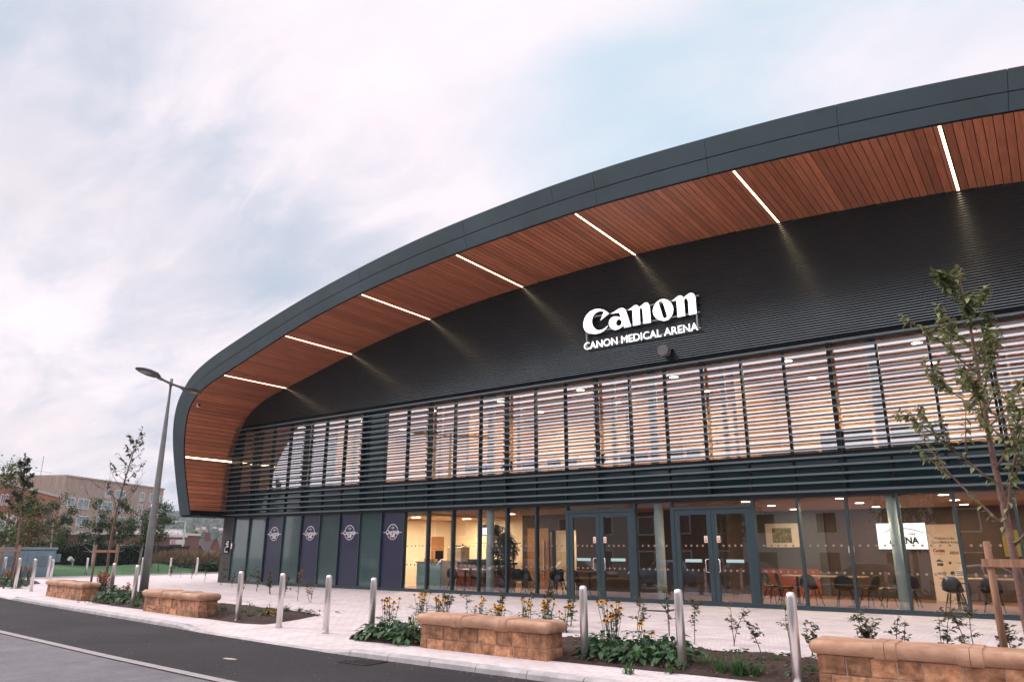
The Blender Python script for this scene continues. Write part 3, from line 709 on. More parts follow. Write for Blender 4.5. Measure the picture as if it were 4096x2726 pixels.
# strip lights let into the soffit
m_strip_l = emission('strip_light_glow', (1.0, .64, .36), 5.5)
SX = [-34.01, -30.3, -25.56, -20.7, -15.74, -10.75, -5.71, -.78, 4.2, 9.2]
SZ = [5.85, 9.34, 10.37, 11.2, 11.63, 11.82, 11.70, 11.27, 10.6, 9.5]
for i, (x, zz) in enumerate(zip(SX, SZ)):
    j = min(range(NF), key=lambda q: math.hypot(IC[q][0]-x, IC[q][1]-zz)); a, b = IC[max(j-1, 0)], IC[j+1]
    dx, dz = b[0]-a[0], b[1]-a[1]; l_ = math.hypot(dx, dz); dx, dz = dx/l_, dz/l_; cx, cz = IC[j]
    lab = 'long glowing strip light in the timber soffit, %s from the left' % ordinal(i)
    if i == 0: lab = 'lowest strip light, glowing on the upright timber at the left end of the arch'
    tg = thing('strip_light', lab, 'strip light', (cx, GY, cz), 0, 'strip lights across the timber soffit')
    w = .034; y0 = fy(cz)+.06-GY; y1 = -.04
    def sp(u, v, y): return (dx*u+dz*v, y, dz*u-dx*v)
    mb = MB(); mb.quad(sp(-w, .012, y0), sp(w, .012, y0), sp(w, .012, y1), sp(-w, .012, y1))
    mb.build('diffuser', m_strip_l, tg)
    mb = MB()
    for u in (-w-.012, w):
        A = [sp(u, -.01, y0), sp(u+.012, -.01, y0), sp(u+.012, .016, y0), sp(u, .016, y0)]; B = [(p[0], y1, p[2]) for p in A]
        mb.quad(*A); mb.quad(*reversed(B)); [mb.quad(A[k_], B[k_], B[(k_+1) % 4], A[(k_+1) % 4]) for k_ in range(4)]
    mb.build('channel', m_black, tg)
# ------------------------------------------------------------------ signs and fittings on the front
m_letter = emission('lit_letter_face', (1.0, .97, .98), 1.0)
m_rail = mat('sign_rail', (.30, .32, .33), .4, metal=.6, var=.05)
SY = GY-.24
def S(pts): return [on_y(2250+a*600/2356, 1130+b*600/2356, SY) for a, b in pts]
LET = [
 ([(728,485),(690,450),(640,422),(575,410),(510,415),(440,445),(385,495),(345,560),(325,640),(330,700),(350,750),(385,780),(430,798),(520,805),(590,790),(650,755),(690,715),(720,665),(665,712),(620,738),(570,748),(520,730),(485,690),(465,640),(462,590),(475,535),(505,490),(550,458),(600,445),(650,455),(592,597)], None),
 ([(760,490),(880,410),(920,397),(960,400),(985,420),(1000,450),(1077,685),(968,708),(955,660),(930,695),(890,725),(830,743),(780,730),(740,690),(725,640),(735,590),(765,550),(810,530),(860,530),(915,545),(890,470)], [(840,635),(850,600),(880,572),(912,582),(932,620),(920,660),(885,683),(852,668)]),
 ([(1028,432),(1130,355),(1165,350),(1185,360),(1205,385),(1290,315),(1320,310),(1350,325),(1370,370),(1390,625),(1270,645),(1255,430),(1247,403),(1232,397),(1216,405),(1210,430),(1222,655),(1108,678),(1095,425)], None),
 ([(1415,450),(1430,380),(1470,310),(1530,265),(1590,253),(1650,270),(1700,310),(1730,360),(1742,410),(1735,470),(1710,530),(1665,580),(1600,600),(1530,590),(1470,560),(1430,510)], [(1510,318),(1523,299),(1546,293),(1568,302),(1582,328),(1641,515),(1635,545),(1612,560),(1590,553),(1575,530)]),
 ([(1715,288),(1820,205),(1855,200),(1880,212),(1898,235),(1985,168),(2025,160),(2060,172),(2085,215),(2107,485),(1985,508),(1972,300),(1962,262),(1942,245),(1920,252),(1908,280),(1928,520),(1808,542),(1787,280)], None)]
sign = thing('lettering_sign', 'big white illuminated CANON MEDICAL ARENA lettering on rails on the black ribbed wall', 'sign', (-10.7, GY, 9.1))
def sbuild(mb, name, m): 
    o = mb.build(name, m); o.parent = sign; o.matrix_parent_inverse = Matrix.Translation((10.7, -GY, -9.1)); return o
for (outer, hole), ch in zip(LET, 'Canon'):
    cu = bpy.data.curves.new('letter', 'CURVE'); cu.dimensions = '2D'; cu.fill_mode = 'BOTH'; cu.extrude = .035; cu.bevel_depth = 0
    for pl in (outer, hole):
        if not pl: continue
        pp = S(pl); sp_ = cu.splines.new('POLY'); sp_.points.add(len(pp)-1); sp_.use_cyclic_u = True
        for q, v in zip(sp_.points, pp): q.co = (v.x, v.z, 0, 1)
    o = bpy.data.objects.new('letter', cu); COL.objects.link(o)
    me = bpy.data.meshes.new_from_object(o.evaluated_get(bpy.context.evaluated_depsgraph_get()))
    mb = MB(); mb.v = [(p.co.x, SY+.035-p.co.z, p.co.y) for p in me.vertices]; mb.f = [tuple(p.vertices) for p in me.polygons]
    mb.mi = [0 if all(mb.v[i][1] < SY+.001 for i in f) else 1 for f in mb.f]
    bpy.data.objects.remove(o); bpy.data.curves.remove(cu); bpy.data.meshes.remove(me)
    sbuild(mb, 'letter', [m_letter, m_rail])
mb = MB(); p0, p1 = S([(340, 1060), (2130, 742)]); zt = (8.78+8.50)/2+.0
add_text(mb, 'CANON MEDICAL ARENA', .385, ((p0.x+p1.x)/2, SY, 8.655), fit=(p1.x-p0.x), bold=.0, extrude=.012)
sbuild(mb, 'small_lettering', m_letter)
mb = MB(); xl0, xr0 = p0.x+.04, p1.x-.04
for zz in (9.14, 9.72, 8.60): mb.box(xl0, xr0+.12, GY-.19, GY-.15, zz, zz+.045)
for x in (xl0+.02, xr0-.02): mb.box(x, x+.05, GY-.19, GY-.15, 8.55, 9.75)
for x in (xl0+.3, -10.7, xr0-.2):
    for zz in (9.14, 9.72, 8.60): mb.box(x, x+.05, GY-.16, GY-.02, zz-.02, zz+.06)
sbuild(mb, 'sign_rails', m_rail)
# loudspeaker drum below the sign
c = on_y(2250+1570*600/2356, 1130+1055*600/2356, GY-.45)
t = thing('horn_speaker', 'round grey loudspeaker on a bracket below the lettering', 'loudspeaker', c)
mb = MB(); mb.tube([(0, 0, 0), (0, .03, 0), (0, .26, 0)], [.185, .2, .19], 28); mb.build('speaker_body', mat('speaker_grey', (.17, .175, .18), .7, var=.05), t)
mb = MB(); mb.bar((0, .2, 0), (.12, .40, .02), .05); mb.box(.05, .2, .36, .42, -.08, .1); mb.build('bracket', m_black, t)
# dome camera on the soffit's left leg
c = on_y(778, 1620, 19.35); c.x = in_left(c.z)
t = thing('security_camera', 'small white dome security camera on the timber soffit edge', 'security camera', (c.x+.02, fy(c.z)+.35, c.z))
mb = MB(); mb.tube([(-.02, 0, 0), (.03, 0, 0), (.07, 0, 0)], [.095, .095, .075], 18); mb.build('housing', m_white, t, smooth=True)
mb = MB(); mb.tube([(.07, 0, 0), (.10, 0, 0), (.125, 0, 0), (.13, 0, 0)], [.068, .06, .03, .005], 16); mb.build('dome', mat('smoked_dome', (.01, .01, .012), .05, var=0), t, smooth=True)
# small wayfinding plate on the brick pier
a_, b_ = on_y(907, 2151, GY-.05), on_y(917, 2178, GY-.05)
t = thing('direction_plate', 'small black direction plate with white arrow on the charcoal brick pier', 'sign', (-33.85, GY-.06, 1.72))
mb = MB(); mb.box(-.19, .19, -.012, .028, -.31, .31); mb.build('plate', m_black, t)
mb = MB()
for x0, x1, z in ((-.02, .15, .23), (-.09, .15, .13), (-.02, .15, .03)): flat(mb, [(x0, z-.025), (x1, z-.025), (x1, z+.025), (x0, z+.025)], -.015)
flat(mb, [(-.15, -.045), (.15, -.045), (.15, -.03), (-.15, -.03)], -.015); flat(mb, [(-.14, -.27), (.14, -.27), (.14, -.235), (-.14, -.235)], -.015)
flat(mb, [(-.14, -.235), (-.105, -.235), (-.105, -.12), (-.14, -.12)], -.015); flat(mb, [(-.165, -.125), (-.08, -.125), (-.122, -.07)], -.015)
mb.build('plate_marks', m_white, t)
t = thing('notice_sticker', 'white and amber notice sticker on the first window frame beside the brick pier', 'sticker', (-33.47, GY-.055, 1.74))
mb = MB(); flat(mb, [(-.05, -.13), (.05, -.13), (.05, .13), (-.05, .13)], 0); mb.build('sticker', m_white, t)
mb = MB(); flat(mb, [(-.03, -.11), (.03, -.11), (.03, -.02), (-.03, -.02)], -.003); mb.build('print', m_amber, t)

# ------------------------------------------------------------------ inside: lamps and furniture seen through the glass
m_lamp = emission('downlight_glow', (1.0, .84, .66), 14)
m_ring = mat('lamp_ring', (.7, .62, .52), .4, var=0)
def downlight(x, y, z, watts, lab, group, r=.13, rect=None):
    t = thing('ceiling_light', lab, 'ceiling light', (x, y, z), 0, group)
    mb = MB()
    if rect: mb.quad((-rect, -.09, -.012), (-rect, .09, -.012), (rect, .09, -.012), (rect, -.09, -.012))
    else: mb.quad(*[(r*math.cos(-2*PI*i/14), r*math.sin(-2*PI*i/14), -.012) for i in range(14)])
    mb.build('diffuser', m_lamp, t)
    mb = MB(); mb.tube([(0, 0, 0), (0, 0, -.010)], [(rect or r)*1.12 if not rect else .1]*2, 14); mb.build('ring', m_ring, t)
    ld = bpy.data.lights.new('lamp', 'AREA'); ld.shape = 'DISK'; ld.size = .24; ld.energy = watts; ld.color = (1, .79, .56)
    lo = bpy.data.objects.new('lamp', ld); COL.objects.link(lo); lo.parent = t; lo.location = (0, 0, -.03)
FL = 'recessed round ceiling lights of the ground floor foyer'
for ix, x in enumerate((-7.75, -5.0, -2.4, .2)):
    for iy, y in enumerate((22.95, 25.5, 28.1)):
        downlight(x, y, 3.055, 26, 'round recessed foyer ceiling light, %s row from the doors, %s from the glass' % (ordinal(ix), ordinal(iy)), FL)
CL = 'flush lights of the cafe and lobby'
for x, y, w in ((-22.6, 24.0, 105), (-21.9, 26.6, 125)): downlight(x, y, 2.95, w, 'flush light in the lowered cream ceiling of the cafe, %s the window' % ('close to' if y < 25 else 'away from'), CL, rect=.22)
for x, y, w in ((-18.6, 25.6, 30), (-17.0, 28.4, 70), (-14.4, 25.2, 2)): downlight(x, y, 3.055, w, {-18.6: 'round ceiling light above the cafe tables', -17.0: 'round ceiling light in the bright corridor behind the lobby', -14.4: 'round ceiling light in the dim lobby behind the entrance doors'}[x], CL)
UL = 'ceiling lights behind the louvres'
k = 0
for x in (-30.6, -26.8, -22.0, -18.2, -14.3, -10.4, -6.4, -2.6, 1.4):
    for y in (24.2, 27.2):
        downlight(x, y, 7.595, 92 if x > -24 else 42, 'ceiling light upstairs behind the louvres, %s pair from the left, %s' % (ordinal(k//2), 'nearer the glass' if y < 25 else 'further in'), UL, r=.15); k += 1

m_shell = mat('black_shell', (.012, .013, .014), .38, var=.05)
m_leg = mat('black_wood_leg', (.012, .011, .010), .5, var=.05)
m_pad = mat('tan_seat_pad', (.50, .20, .08), .7, var=.1)
KS = 1.12
def shell_chair():
    t = thing('shell_chair', 'x', 'chair')
    mb = MB(); rows = []
    prof = [(-.235, .455), (-.15, .44), (0, .43), (.12, .435), (.19, .47), (.225, .56), (.25, .68), (.265, .78), (.262, .825)]
    for j, (y, z) in enumerate(prof):
        w = [.20, .225, .235, .24, .24, .23, .215, .17, .06][j]; rows.append([(w*u, y-(.05*u*u if j > 3 else 0), z+(.06*u*u if j < 5 else .0)) for u in (-1, -.66, -.33, 0, .33, .66, 1)])
    mb.grid(rows); o = mb.build('seat_shell', m_shell, t, smooth=True)
    so = o.modifiers.new('thick', 'SOLIDIFY'); so.thickness = .012; sb = o.modifiers.new('soft', 'SUBSURF'); sb.levels = sb.render_levels = 1
    mb = MB(); mb.lathe([(.01, .455), (.18, .452), (.19, .465), (.17, .48), (.01, .482)], seg=16); mb.build('seat_pad', m_pad, t, smooth=True)
    tops, feet = {}, {}
    for sx in (-1, 1):
        for sy in (-1, 1):
            tops[sx, sy] = Vector((sx*.13, sy*.10, .425)); feet[sx, sy] = Vector((sx*.215, sy*.215+.01, 0)); mb = MB(); mb.tube([tops[sx, sy], feet[sx, sy]], [.019, .012], 8); mb.build('leg', m_leg, t)
    mb = MB(); lp = lambda k_, f: tops[k_].lerp(feet[k_], f)
    for a, b in (((-1, -1), (1, -1)), ((1, -1), (1, 1)), ((1, 1), (-1, 1)), ((-1, 1), (-1, -1))):
        mb.tube([lp(a, .12), lp(b, .55)], .0045, 5); mb.tube([lp(b, .12), lp(a, .55)], .0045, 5)
    mb.build('wire_brace', m_leg, t); t.scale = (KS, KS, KS); return t
ch0 = shell_chair(); used = [0]
def chair(x, y, deg, lab, group):
    o = ch0 if not used[0] else copy_tree(ch0); used[0] = 1
    o.location = (x, y, .012); o.rotation_euler = (0, 0, R(deg)); o['label'] = lab; o['group'] = group
m_top = mat('oak_table_top', (.52, .30, .14), .4, var=.15, scale=3, stretch=(1, 6, 1))
def table(x, y, w, d, lab, group=None, h=.86):
    t = thing('cafe_table', lab, 'table', (x, y, .012), 0, group)
    mb = MB(); mb.box(-w/2, w/2, -d/2, d/2, h-.035, h); mb.build('table_top', m_top, t, bevel=.005)
    for sx in ((-1, 1) if w > 1.2 else (0,)):
        mb = MB(); mb.tube([(sx*(w/2-.35), 0, .02), (sx*(w/2-.35), 0, h-.035)], .045, 10); mb.box(sx*(w/2-.35)-.22, sx*(w/2-.35)+.22, -.22, .22, 0, .02); mb.build('pedestal', m_leg, t)
FG = 'black shell chairs in the foyer'
table(-6.05, 24.55, 2.35, .75, 'long oak-topped table behind the window right of the doors', 'tables behind the glass')
for x, y, a, lab in ((-7.55, 24.2, 78, 'at the left end of the long foyer table, seen side on'), (-7.0, 23.75, 95, 'nearest the doors, turned side on with its tan pad showing'), (-6.25, 23.72, 170, 'tucked under the long foyer table, second from its left end'),
                     (-5.35, 23.8, 186, 'tucked under the right end of the long foyer table'), (-4.75, 24.1, 250, 'turned away just left of the pale column'), (-4.35, 24.9, 300, 'behind the pale column in shadow'), (-3.9, 25.3, 200, 'just right of the pale column, deeper in the room')):
    chair(x, y, a, 'black shell chair '+lab, FG)
table(-1.6, 25.15, 2.8, .75, 'long oak-topped table at the right, behind three chair backs', 'tables behind the glass')
for x, y, a, lab in ((-2.62, 24.3, 172, 'with its back to the glass in front of the upright banner'), (-1.75, 24.25, 182, 'with its back to the glass, right of the banner'), (-.95, 24.2, 178, 'with its back to the glass, behind the wooden stake'), (-.15, 24.3, 182, 'with its back to the glass at the far right')):
    chair(x, y, a+0, 'black shell chair '+lab, FG)
CG = 'black shell chairs in the cafe'
table(-18.95, 23.6, 1.7, .75, 'oak-topped cafe table beside the service counter', 'tables behind the glass'); table(-16.0, 23.7, .8, .75, 'square cafe table right of the potted tree', 'tables behind the glass'); table(-14.6, 24.3, 1.6, .75, 'cafe table in the dim bay beside the doors', 'tables behind the glass')
for x, y, a, lab in ((-19.5, 23.05, 185, 'left of two at the cafe table'), (-18.55, 23.2, 150, 'right of two at the cafe table, half behind a mullion'), (-17.95, 24.1, 90, 'behind the pale cafe column'), (-16.5, 23.15, 200, 'at the square cafe table, left of a pair'), (-15.9, 22.95, 175, 'at the square cafe table, right of a pair'),
                     (-15.45, 24.0, 270, 'on the far side of the square cafe table'), (-14.9, 23.4, 190, 'in the dim bay beside the doors, left one'), (-14.2, 23.5, 170, 'in the dim bay beside the doors, right one')):
    chair(x, y, a, 'black shell chair '+lab, CG)
# service counter, till, shelf
t = thing('service_counter', 'cafe service counter with a pale teal front and glass guard', 'counter', (-21.1, 23.5, .012))
m_teal = mat('teal_laminate', (.45, .72, .70), .3, var=.05)
mb = MB(); mb.box(-.55, .75, -.35, .35, 0, 1.08); mb.build('counter_front', m_teal, t)
mb = MB(); mb.box(-.6, .8, -.4, .4, 1.08, 1.12); mb.build('worktop', m_top, t)
mb = MB(); mb.box(.85, .9, -.4, .5, 0, 1.15); mb.build('end_post', m_white, t)
t = thing('back_counter', 'long dark red and black counter behind the cafe tables', 'counter', (-20.2, 25.6, .012))
mb = MB(); mb.box(-1.6, 1.5, -.35, .35, 0, 1.0); mb.build('counter_body', mat('dark_red_laminate', (.12, .02, .015), .4, var=.1), t)
mb = MB(); mb.box(-1.65, 1.6, -.4, .4, 1.0, 1.08); mb.build('worktop', m_black, t)
mb = MB(); mb.box(-.5, 1.4, -.3, .3, 1.09, 1.2); mb.build('tray', m_leg, t)
t = thing('till_screen', 'black till screen on the cafe counter', 'till', (-20.75, 23.5, 1.135))
mb = MB(); mb.box(-.2, .2, -.03, .02, .1, .42); mb.build('screen', m_black, t, bevel=.01); mb = MB(); mb.box(-.05, .05, -.04, .08, 0, .1); mb.build('stand', m_black, t)
t = thing('coffee_machine', 'grey coffee machine on the back counter of the cafe', 'coffee machine', (-21.5, 25.6, 1.095))
mb = MB(); mb.box(-.4, .4, -.3, .3, 0, .62); mb.build('machine_body', mat('warm_grey_metal', (.42, .33, .25), .4, metal=.3, var=.05), t, bevel=.02); mb = MB(); mb.box(-.3, .3, -.2, .2, .62, .68); mb.build('cup_tray', m_steel, t)
t = thing('shelf_frame', 'high black framed shelf unit against the cream cafe wall', 'shelf', (-21.1, 27.3, .012))
for x in (-1.4, -.4, 1.0, 1.5):
    mb = MB(); mb.box(x-.03, x+.03, -.25, -.19, 0, 1.85); mb.build('upright', m_leg, t)
mb = MB(); mb.box(-1.6, 1.6, -.3, .2, 1.85, 1.9); mb.build('shelf_board', m_top, t)
tv = thing('wall_screen', 'small blue lit screen high on the cream cafe wall', 'screen', (-21.75, 28.05, 2.45))
mb = MB(); mb.box(-.28, .42, -.1, .24, -.22, .28); mb.build('casing', m_black, tv, bevel=.01); mb = MB(); flat(mb, [(-.25, -.17), (.16, -.17), (.16, .14), (-.25, .14)], -.104); mb.build('display', emission('blue_screen', (.12, .25, 1.0), 1.6), tv)
for x, h, lab in ((-21.35, .12, 'white cup on the cafe counter'), (-21.05, .1, 'small cream box on the cafe counter')):
    mb = MB(); mb.lathe([(.05, 0), (.075, .02), (.085, h), (.07, h), (.06, .02)], seg=14) if 'cup' in lab else mb.box(-.12, .12, -.08, .08, 0, h)
    solo('coffee_cup' if 'cup' in lab else 'cardboard_box', mb, m_cream, lab, 'cup' if 'cup' in lab else 'box', loc=(x, 23.35, 1.135))
# potted fig tree
m_fig = leafmat('fig_leaf', (.022, .062, .026), (.04, .09, .035), .4, .4)
m_bark = mat('grey_bark', (.15, .105, .08), .9, var=.35, scale=12, bump=.6, bscale=40)
t = thing('potted_tree', 'leafy potted tree standing beside the pale column in the cafe window', 'potted plant', (-17.2, 23.15, .012))
mb = MB(); mb.lathe([(.15, 0), (.22, .38), (.235, .40), (.20, .40), (.19, .36), (.01, .36)], seg=18); mb.build('pot', mat('dark_pot', (.03, .03, .032), .6, var=.05), t, smooth=True)
mb = MB(); mb.tube([(0, 0, .35), (.02, 0, .8), (-.02, .01, 1.2), (.03, 0, 1.7)], [.025, .022, .02, .012], 8); mb.build('trunk', m_bark, t)
r_ = random.Random(5); mb = MB()
for i in range(1900):
    a = r_.uniform(0, 2*PI); zz = r_.gauss(1.68, .30); rad = max(.03, .56*(1-abs(zz-1.6)/1.1))*math.sqrt(r_.random())
    p = Vector((rad*math.cos(a), rad*math.sin(a), zz)); mb.leaf(p, Vector((math.cos(a)+r_.uniform(-.6, .6), math.sin(a)+r_.uniform(-.6, .6), r_.uniform(-.9, .2))), Vector((0, 0, 1)), r_.uniform(.11, .18), .07)
mb.build('foliage', m_fig, t)
# framed picture, wall screen, dispenser, banner, notice in the foyer
t = thing('framed_picture', 'framed team photograph with a wide cream mount on the grey foyer wall', 'picture', (-8.65, 29.46, 2.16))
mb = MB(); mb.box(-.62, .62, -.02, .02, -.44, .44); mb.build('mount', mat('cream_mount', (.78, .66, .52), .6, var=.02), t)
mb = MB(); flat(mb, [(-.36, -.27), (.36, -.27), (.36, .27), (-.36, .27)], -.024); mb.build('print', mat('photo_print', (.06, .07, .06), .4, var=.9, scale=9, col2=(.42, .36, .08)), t)
t = thing('display_screen', 'white lit wall screen showing the arena logo, partly behind the pale column', 'screen', (-4.55, 29.52, 2.10))
mb = MB(); mb.box(-.80, .80, -.03, .05, -.46, .46); mb.build('bezel', m_black, t)
mb = MB(); flat(mb, [(-.78, -.44), (.78, -.44), (.78, .44), (-.78, .44)], -.034); mb.build('display', emission('white_screen', (.93, .95, 1.0), .60), t)
mb = MB(); add_text(mb, 'ARENA', .30, (.05, -.038, -.16), fit=.95, bold=.012); add_text(mb, 'PARK      ON', .09, (.05, -.038, .06), fit=.75, bold=.003)
pts = [(-.55+1.25*i/20, .10+.16*math.sin(PI*(i/20)**.8)) for i in range(21)]
for (a, b), (c, d) in zip(pts, pts[1:]): flat(mb, [(a, b), (c, d), (c, d+.022), (a, b+.018)], -.038)
mb.build('screen_logo', m_black, t)
t = thing('hand_sanitiser', 'small wall dispenser with a red base on the brown foyer wall', 'dispenser', (-6.25, 29.52, 1.55)); mb = MB(); mb.box(-.09, .09, -.1, .05, -.02, .22); mb.build('body', m_white, t, bevel=.02); mb = MB(); mb.box(-.08, .08, -.09, .05, -.12, -.02); mb.build('base', m_redp, t)
t = thing('roller_banner', 'tall cream roller banner of sponsor logos reading Welcome to the Canon Medical Arena', 'banner', (-3.05, 27.6, .012), R(2))
bw, bh = .46, 2.38
mb = MB(); mb.box(-bw, bw, -.01, .01, .08, bh); mb.build('banner_sheet', mat('banner_cream', (.86, .66, .52), .6, var=.03), t)
mb = MB(); mb.box(-bw-.01, bw+.01, -.09, .09, 0, .09); mb.box(-bw, bw, -.02, .02, bh, bh+.03); mb.build('banner_base', mat('pale_metal', (.75, .6, .45), .35, metal=.3, var=.05), t, bevel=.01)
mb = MB(); y = -.014
add_text(mb, 'Welcome to the', .11, (0, y, 1.98), fit=.55, bold=.002); add_text(mb, 'Canon Medical Arena', .11, (0, y, 1.86), fit=.74, bold=.002)
add_text(mb, 'CANON MEDICAL', .05, (-.2, y, 1.50), fit=.33); add_text(mb, 'ARENA', .12, (.22, y, 1.53), fit=.27, bold=.004)
flat(mb, [(-.34, 1.26), (-.25, 1.34), (-.2, 1.33), (-.1, 1.25), (-.2, 1.27)], y); flat(mb, [(-.30, 1.14), (-.13, 1.14), (-.13, 1.22), (-.30, 1.22)], y); disc(mb, .06, 1.23, .04, y, 12); add_text(mb, 'CARE', .06, (.32, y, 1.23), fit=.15)
add_text(mb, 'amls', .13, (-.2, y, .92), fit=.24, bold=.003); disc(mb, .09, .92, .065, y, 12)
for zz in (.97, .92, .87): flat(mb, [(.19, zz-.012), (.40, zz-.012), (.40, zz+.012), (.19, zz+.012)], y)
flat(mb, [(-.26, .6), (-.04, .6), (-.04, .66), (-.26, .66)], y); flat(mb, [(-.3, .54), (-.04, .54), (-.04, .57), (-.3, .57)], y); flat(mb, [(.06, .58), (.14, .58), (.14, .66), (.06, .66)], y); flat(mb, [(.16, .61), (.4, .61), (.4, .64), (.16, .64)], y)
mb.build('banner_print', mat('banner_ink', (.05, .04, .04), .6, var=0), t)
mb = MB(); add_text(mb, 'Canon', .13, (-.2, y-.002, 1.60), fit=.33, bold=.008); mb.build('banner_red_print', mat('banner_red', (.35, .01, .01), .6, var=0), t)
mb = MB(); mb.box(-.25, .25, -.01, .01, -.42, .42); solo('wall_notice', mb, mat('yellow_notice', (.30, .24, .03), .6, var=.1), 'yellow notice on the brown wall right of the banner', 'notice', loc=(-1.35, 29.55, 1.85))
# upstairs: folding chairs and tables by the louvred windows
m_tube = mat('grey_tube', (.25, .25, .26), .4, metal=.6, var=.05)
def folding_chair():
    t = thing('folding_chair', 'x', 'chair')
    mb = MB(); mb.box(-.22, .22, -.2, .2, .45, .49); mb.build('seat', m_shell, t, bevel=.01); mb = MB(); mb.box(-.22, .22, .21, .235, .6, .9); mb.build('backrest', m_shell, t, bevel=.02)
    for sx in (-1, 1):
        mb = MB(); mb.tube([(sx*.23, .22, .9), (sx*.23, -.2, 0)], .012, 6); mb.build('leg', m_tube, t); mb = MB(); mb.tube([(sx*.21, -.18, .46), (sx*.21, .25, 0)], .012, 6); mb.build('leg', m_tube, t)
    t.scale = (1.1, 1.1, 1.1); return t
fc = folding_chair(); first = [1]
UG = 'dark folding chairs behind the louvres'
for i, (x, y, a) in enumerate([(-18.9, 23.3, 200), (-18.2, 23.4, 170), (-17.0, 23.2, 190), (-16.3, 23.6, 160), (-15.7, 23.1, 180), (-15.0, 23.4, 200), (-14.3, 23.7, 175), (-13.6, 23.2, 120), (-12.9, 23.3, 180), (-12.0, 23.6, 180), (-11.4, 23.6, 180), (-10.1, 23.6, 180), (-9.5, 23.6, 180), (-22.5, 23.5, 150), (-27.1, 23.6, 190)]):
    o = fc if first[0] else copy_tree(fc); first[0] = 0
    o.location = (x, y, 3.9); o.rotation_euler = (0, 0, R(a)); o['label'] = 'dark folding chair upstairs behind the louvres, %s from the left' % ordinal(sorted([-18.9, -18.2, -17.0, -16.3, -15.7, -15.0, -14.3, -13.6, -12.9, -12.0, -11.4, -10.1, -9.5, -22.5, -27.1]).index(x)); o['group'] = UG
for x, y, lab in ((-16.0, 24.3, 'folding table upstairs among the dark chairs'), (-6.9, 25.0, 'folding table alone upstairs, above the right-hand doors')):
    t = thing('folding_table', lab, 'table', (x, y, 3.9)); mb = MB(); mb.box(-.9, .9, -.38, .38, .80, .84); mb.build('table_top', m_shell, t)
    for sx in (-.75, .75): mb = MB(); mb.tube([(sx, -.3, 0), (sx, -.3, .8)], .018, 6); mb.tube([(sx, .3, 0), (sx, .3, .8)], .018, 6); mb.build('leg', m_tube, t)
for x, w, lab in ((-4.9, 1.5, 'dark padded sofa upstairs behind the louvres, left one'), (-2.9, 1.5, 'dark padded sofa upstairs behind the louvres, right one')):
    t = thing('sofa', lab, 'sofa', (x, 24.6, 3.9)); mb = MB(); mb.box(-w/2, w/2, -.45, -.25, .1, 1.25); mb.build('backrest', m_shell, t, bevel=.06); mb = MB(); mb.box(-w/2, w/2, -.25, .5, .1, .5); mb.build('seat', m_shell, t, bevel=.05)
# ------------------------------------------------------------------ street furniture on the plaza
m_brushed = mat('brushed_steel', (.74, .71, .70), .34, metal=.82, var=.10, scale=6, stretch=(14, 14, .25))
BOLL = [(-35.09, 13.61, 1.2), (-32.76, 13.28, 1.19), (-41.98, 15.65, 1.17), (-45.05, 18.97, 1.18), (-43.4, 18.44, 1.02), (-47.0, 21.86, 1.05), (-26.6, 13.3, 1.1), (-21.94, 11.64, 1.12), (-45.99, 24.68, 1.05), (-45.86, 26.41, 1.04), (-45.0, 27.71, 1.04),
        (-15.66, 10.81, 1.08), (-13.76, 10.52, 1.08), (-12.10, 10.38, 1.08), (-11.0, 10.55, 1.05), (-6.12, 10.3, 1.05), (-4.53, 10.26, 1.05), (-2.94, 10.1, 1.07)]
BL = ['in front of the blue cabinet at far left, second along the kerb', 'on the kerb left of the smallest stone bench', 'at the left edge by the staked sapling and cabinet', 'standing behind the other at the right corner of the blue cabinet', 'in front of its neighbour at the right corner of the blue cabinet',
      'on the lawn edge between the cabinet and the staked sapling', 'in the planting between the first two benches, just right of the tree', 'beside the grey lamp post, between the first two benches', 'on the lawn edge immediately left of the lamp post', 'on the lawn edge in front of the dark shrubs', 'on the lawn edge nearest the arena corner',
      'in the planting right of the middle bench', 'at the kerb right of the first planting bed, near the cafe badges', 'standing alone on the paving in front of the cafe panels', 'among green leaves left of the large front bench', 'in the leaves immediately right of the large front bench', 'in bare soil in front of the entrance doors', 'nearest the camera, left of the cut-off stone bench']
b0 = None
for (x, y, h), lab in zip(BOLL, BL):
    if b0 is None:
        b0 = thing('bollard', '', 'bollard'); r = .062
        mb = MB(); mb.lathe([(r, -.05), (r, .94), (r*.97, .965), (r*.88, .985), (r*.7, 1.0), (r*.35, 1.008), (.001, 1.01)], seg=28); mb.build('post', m_brushed, b0, smooth=True)
        mb = MB(); mb.lathe([(r+.012, -.01), (r+.012, .012), (r, .014)], seg=28); mb.build('base_ring', m_brushed, b0); o = b0
    else: o = copy_tree(b0)
    o.location = (x, y, .015); o.scale = (1, 1, h); o.rotation_euler = (rnd.uniform(-.012, .012), rnd.uniform(-.012, .012), rnd.uniform(0, 6)); o['label'] = 'brushed steel bollard '+lab; o['group'] = 'brushed steel bollards round the plaza'

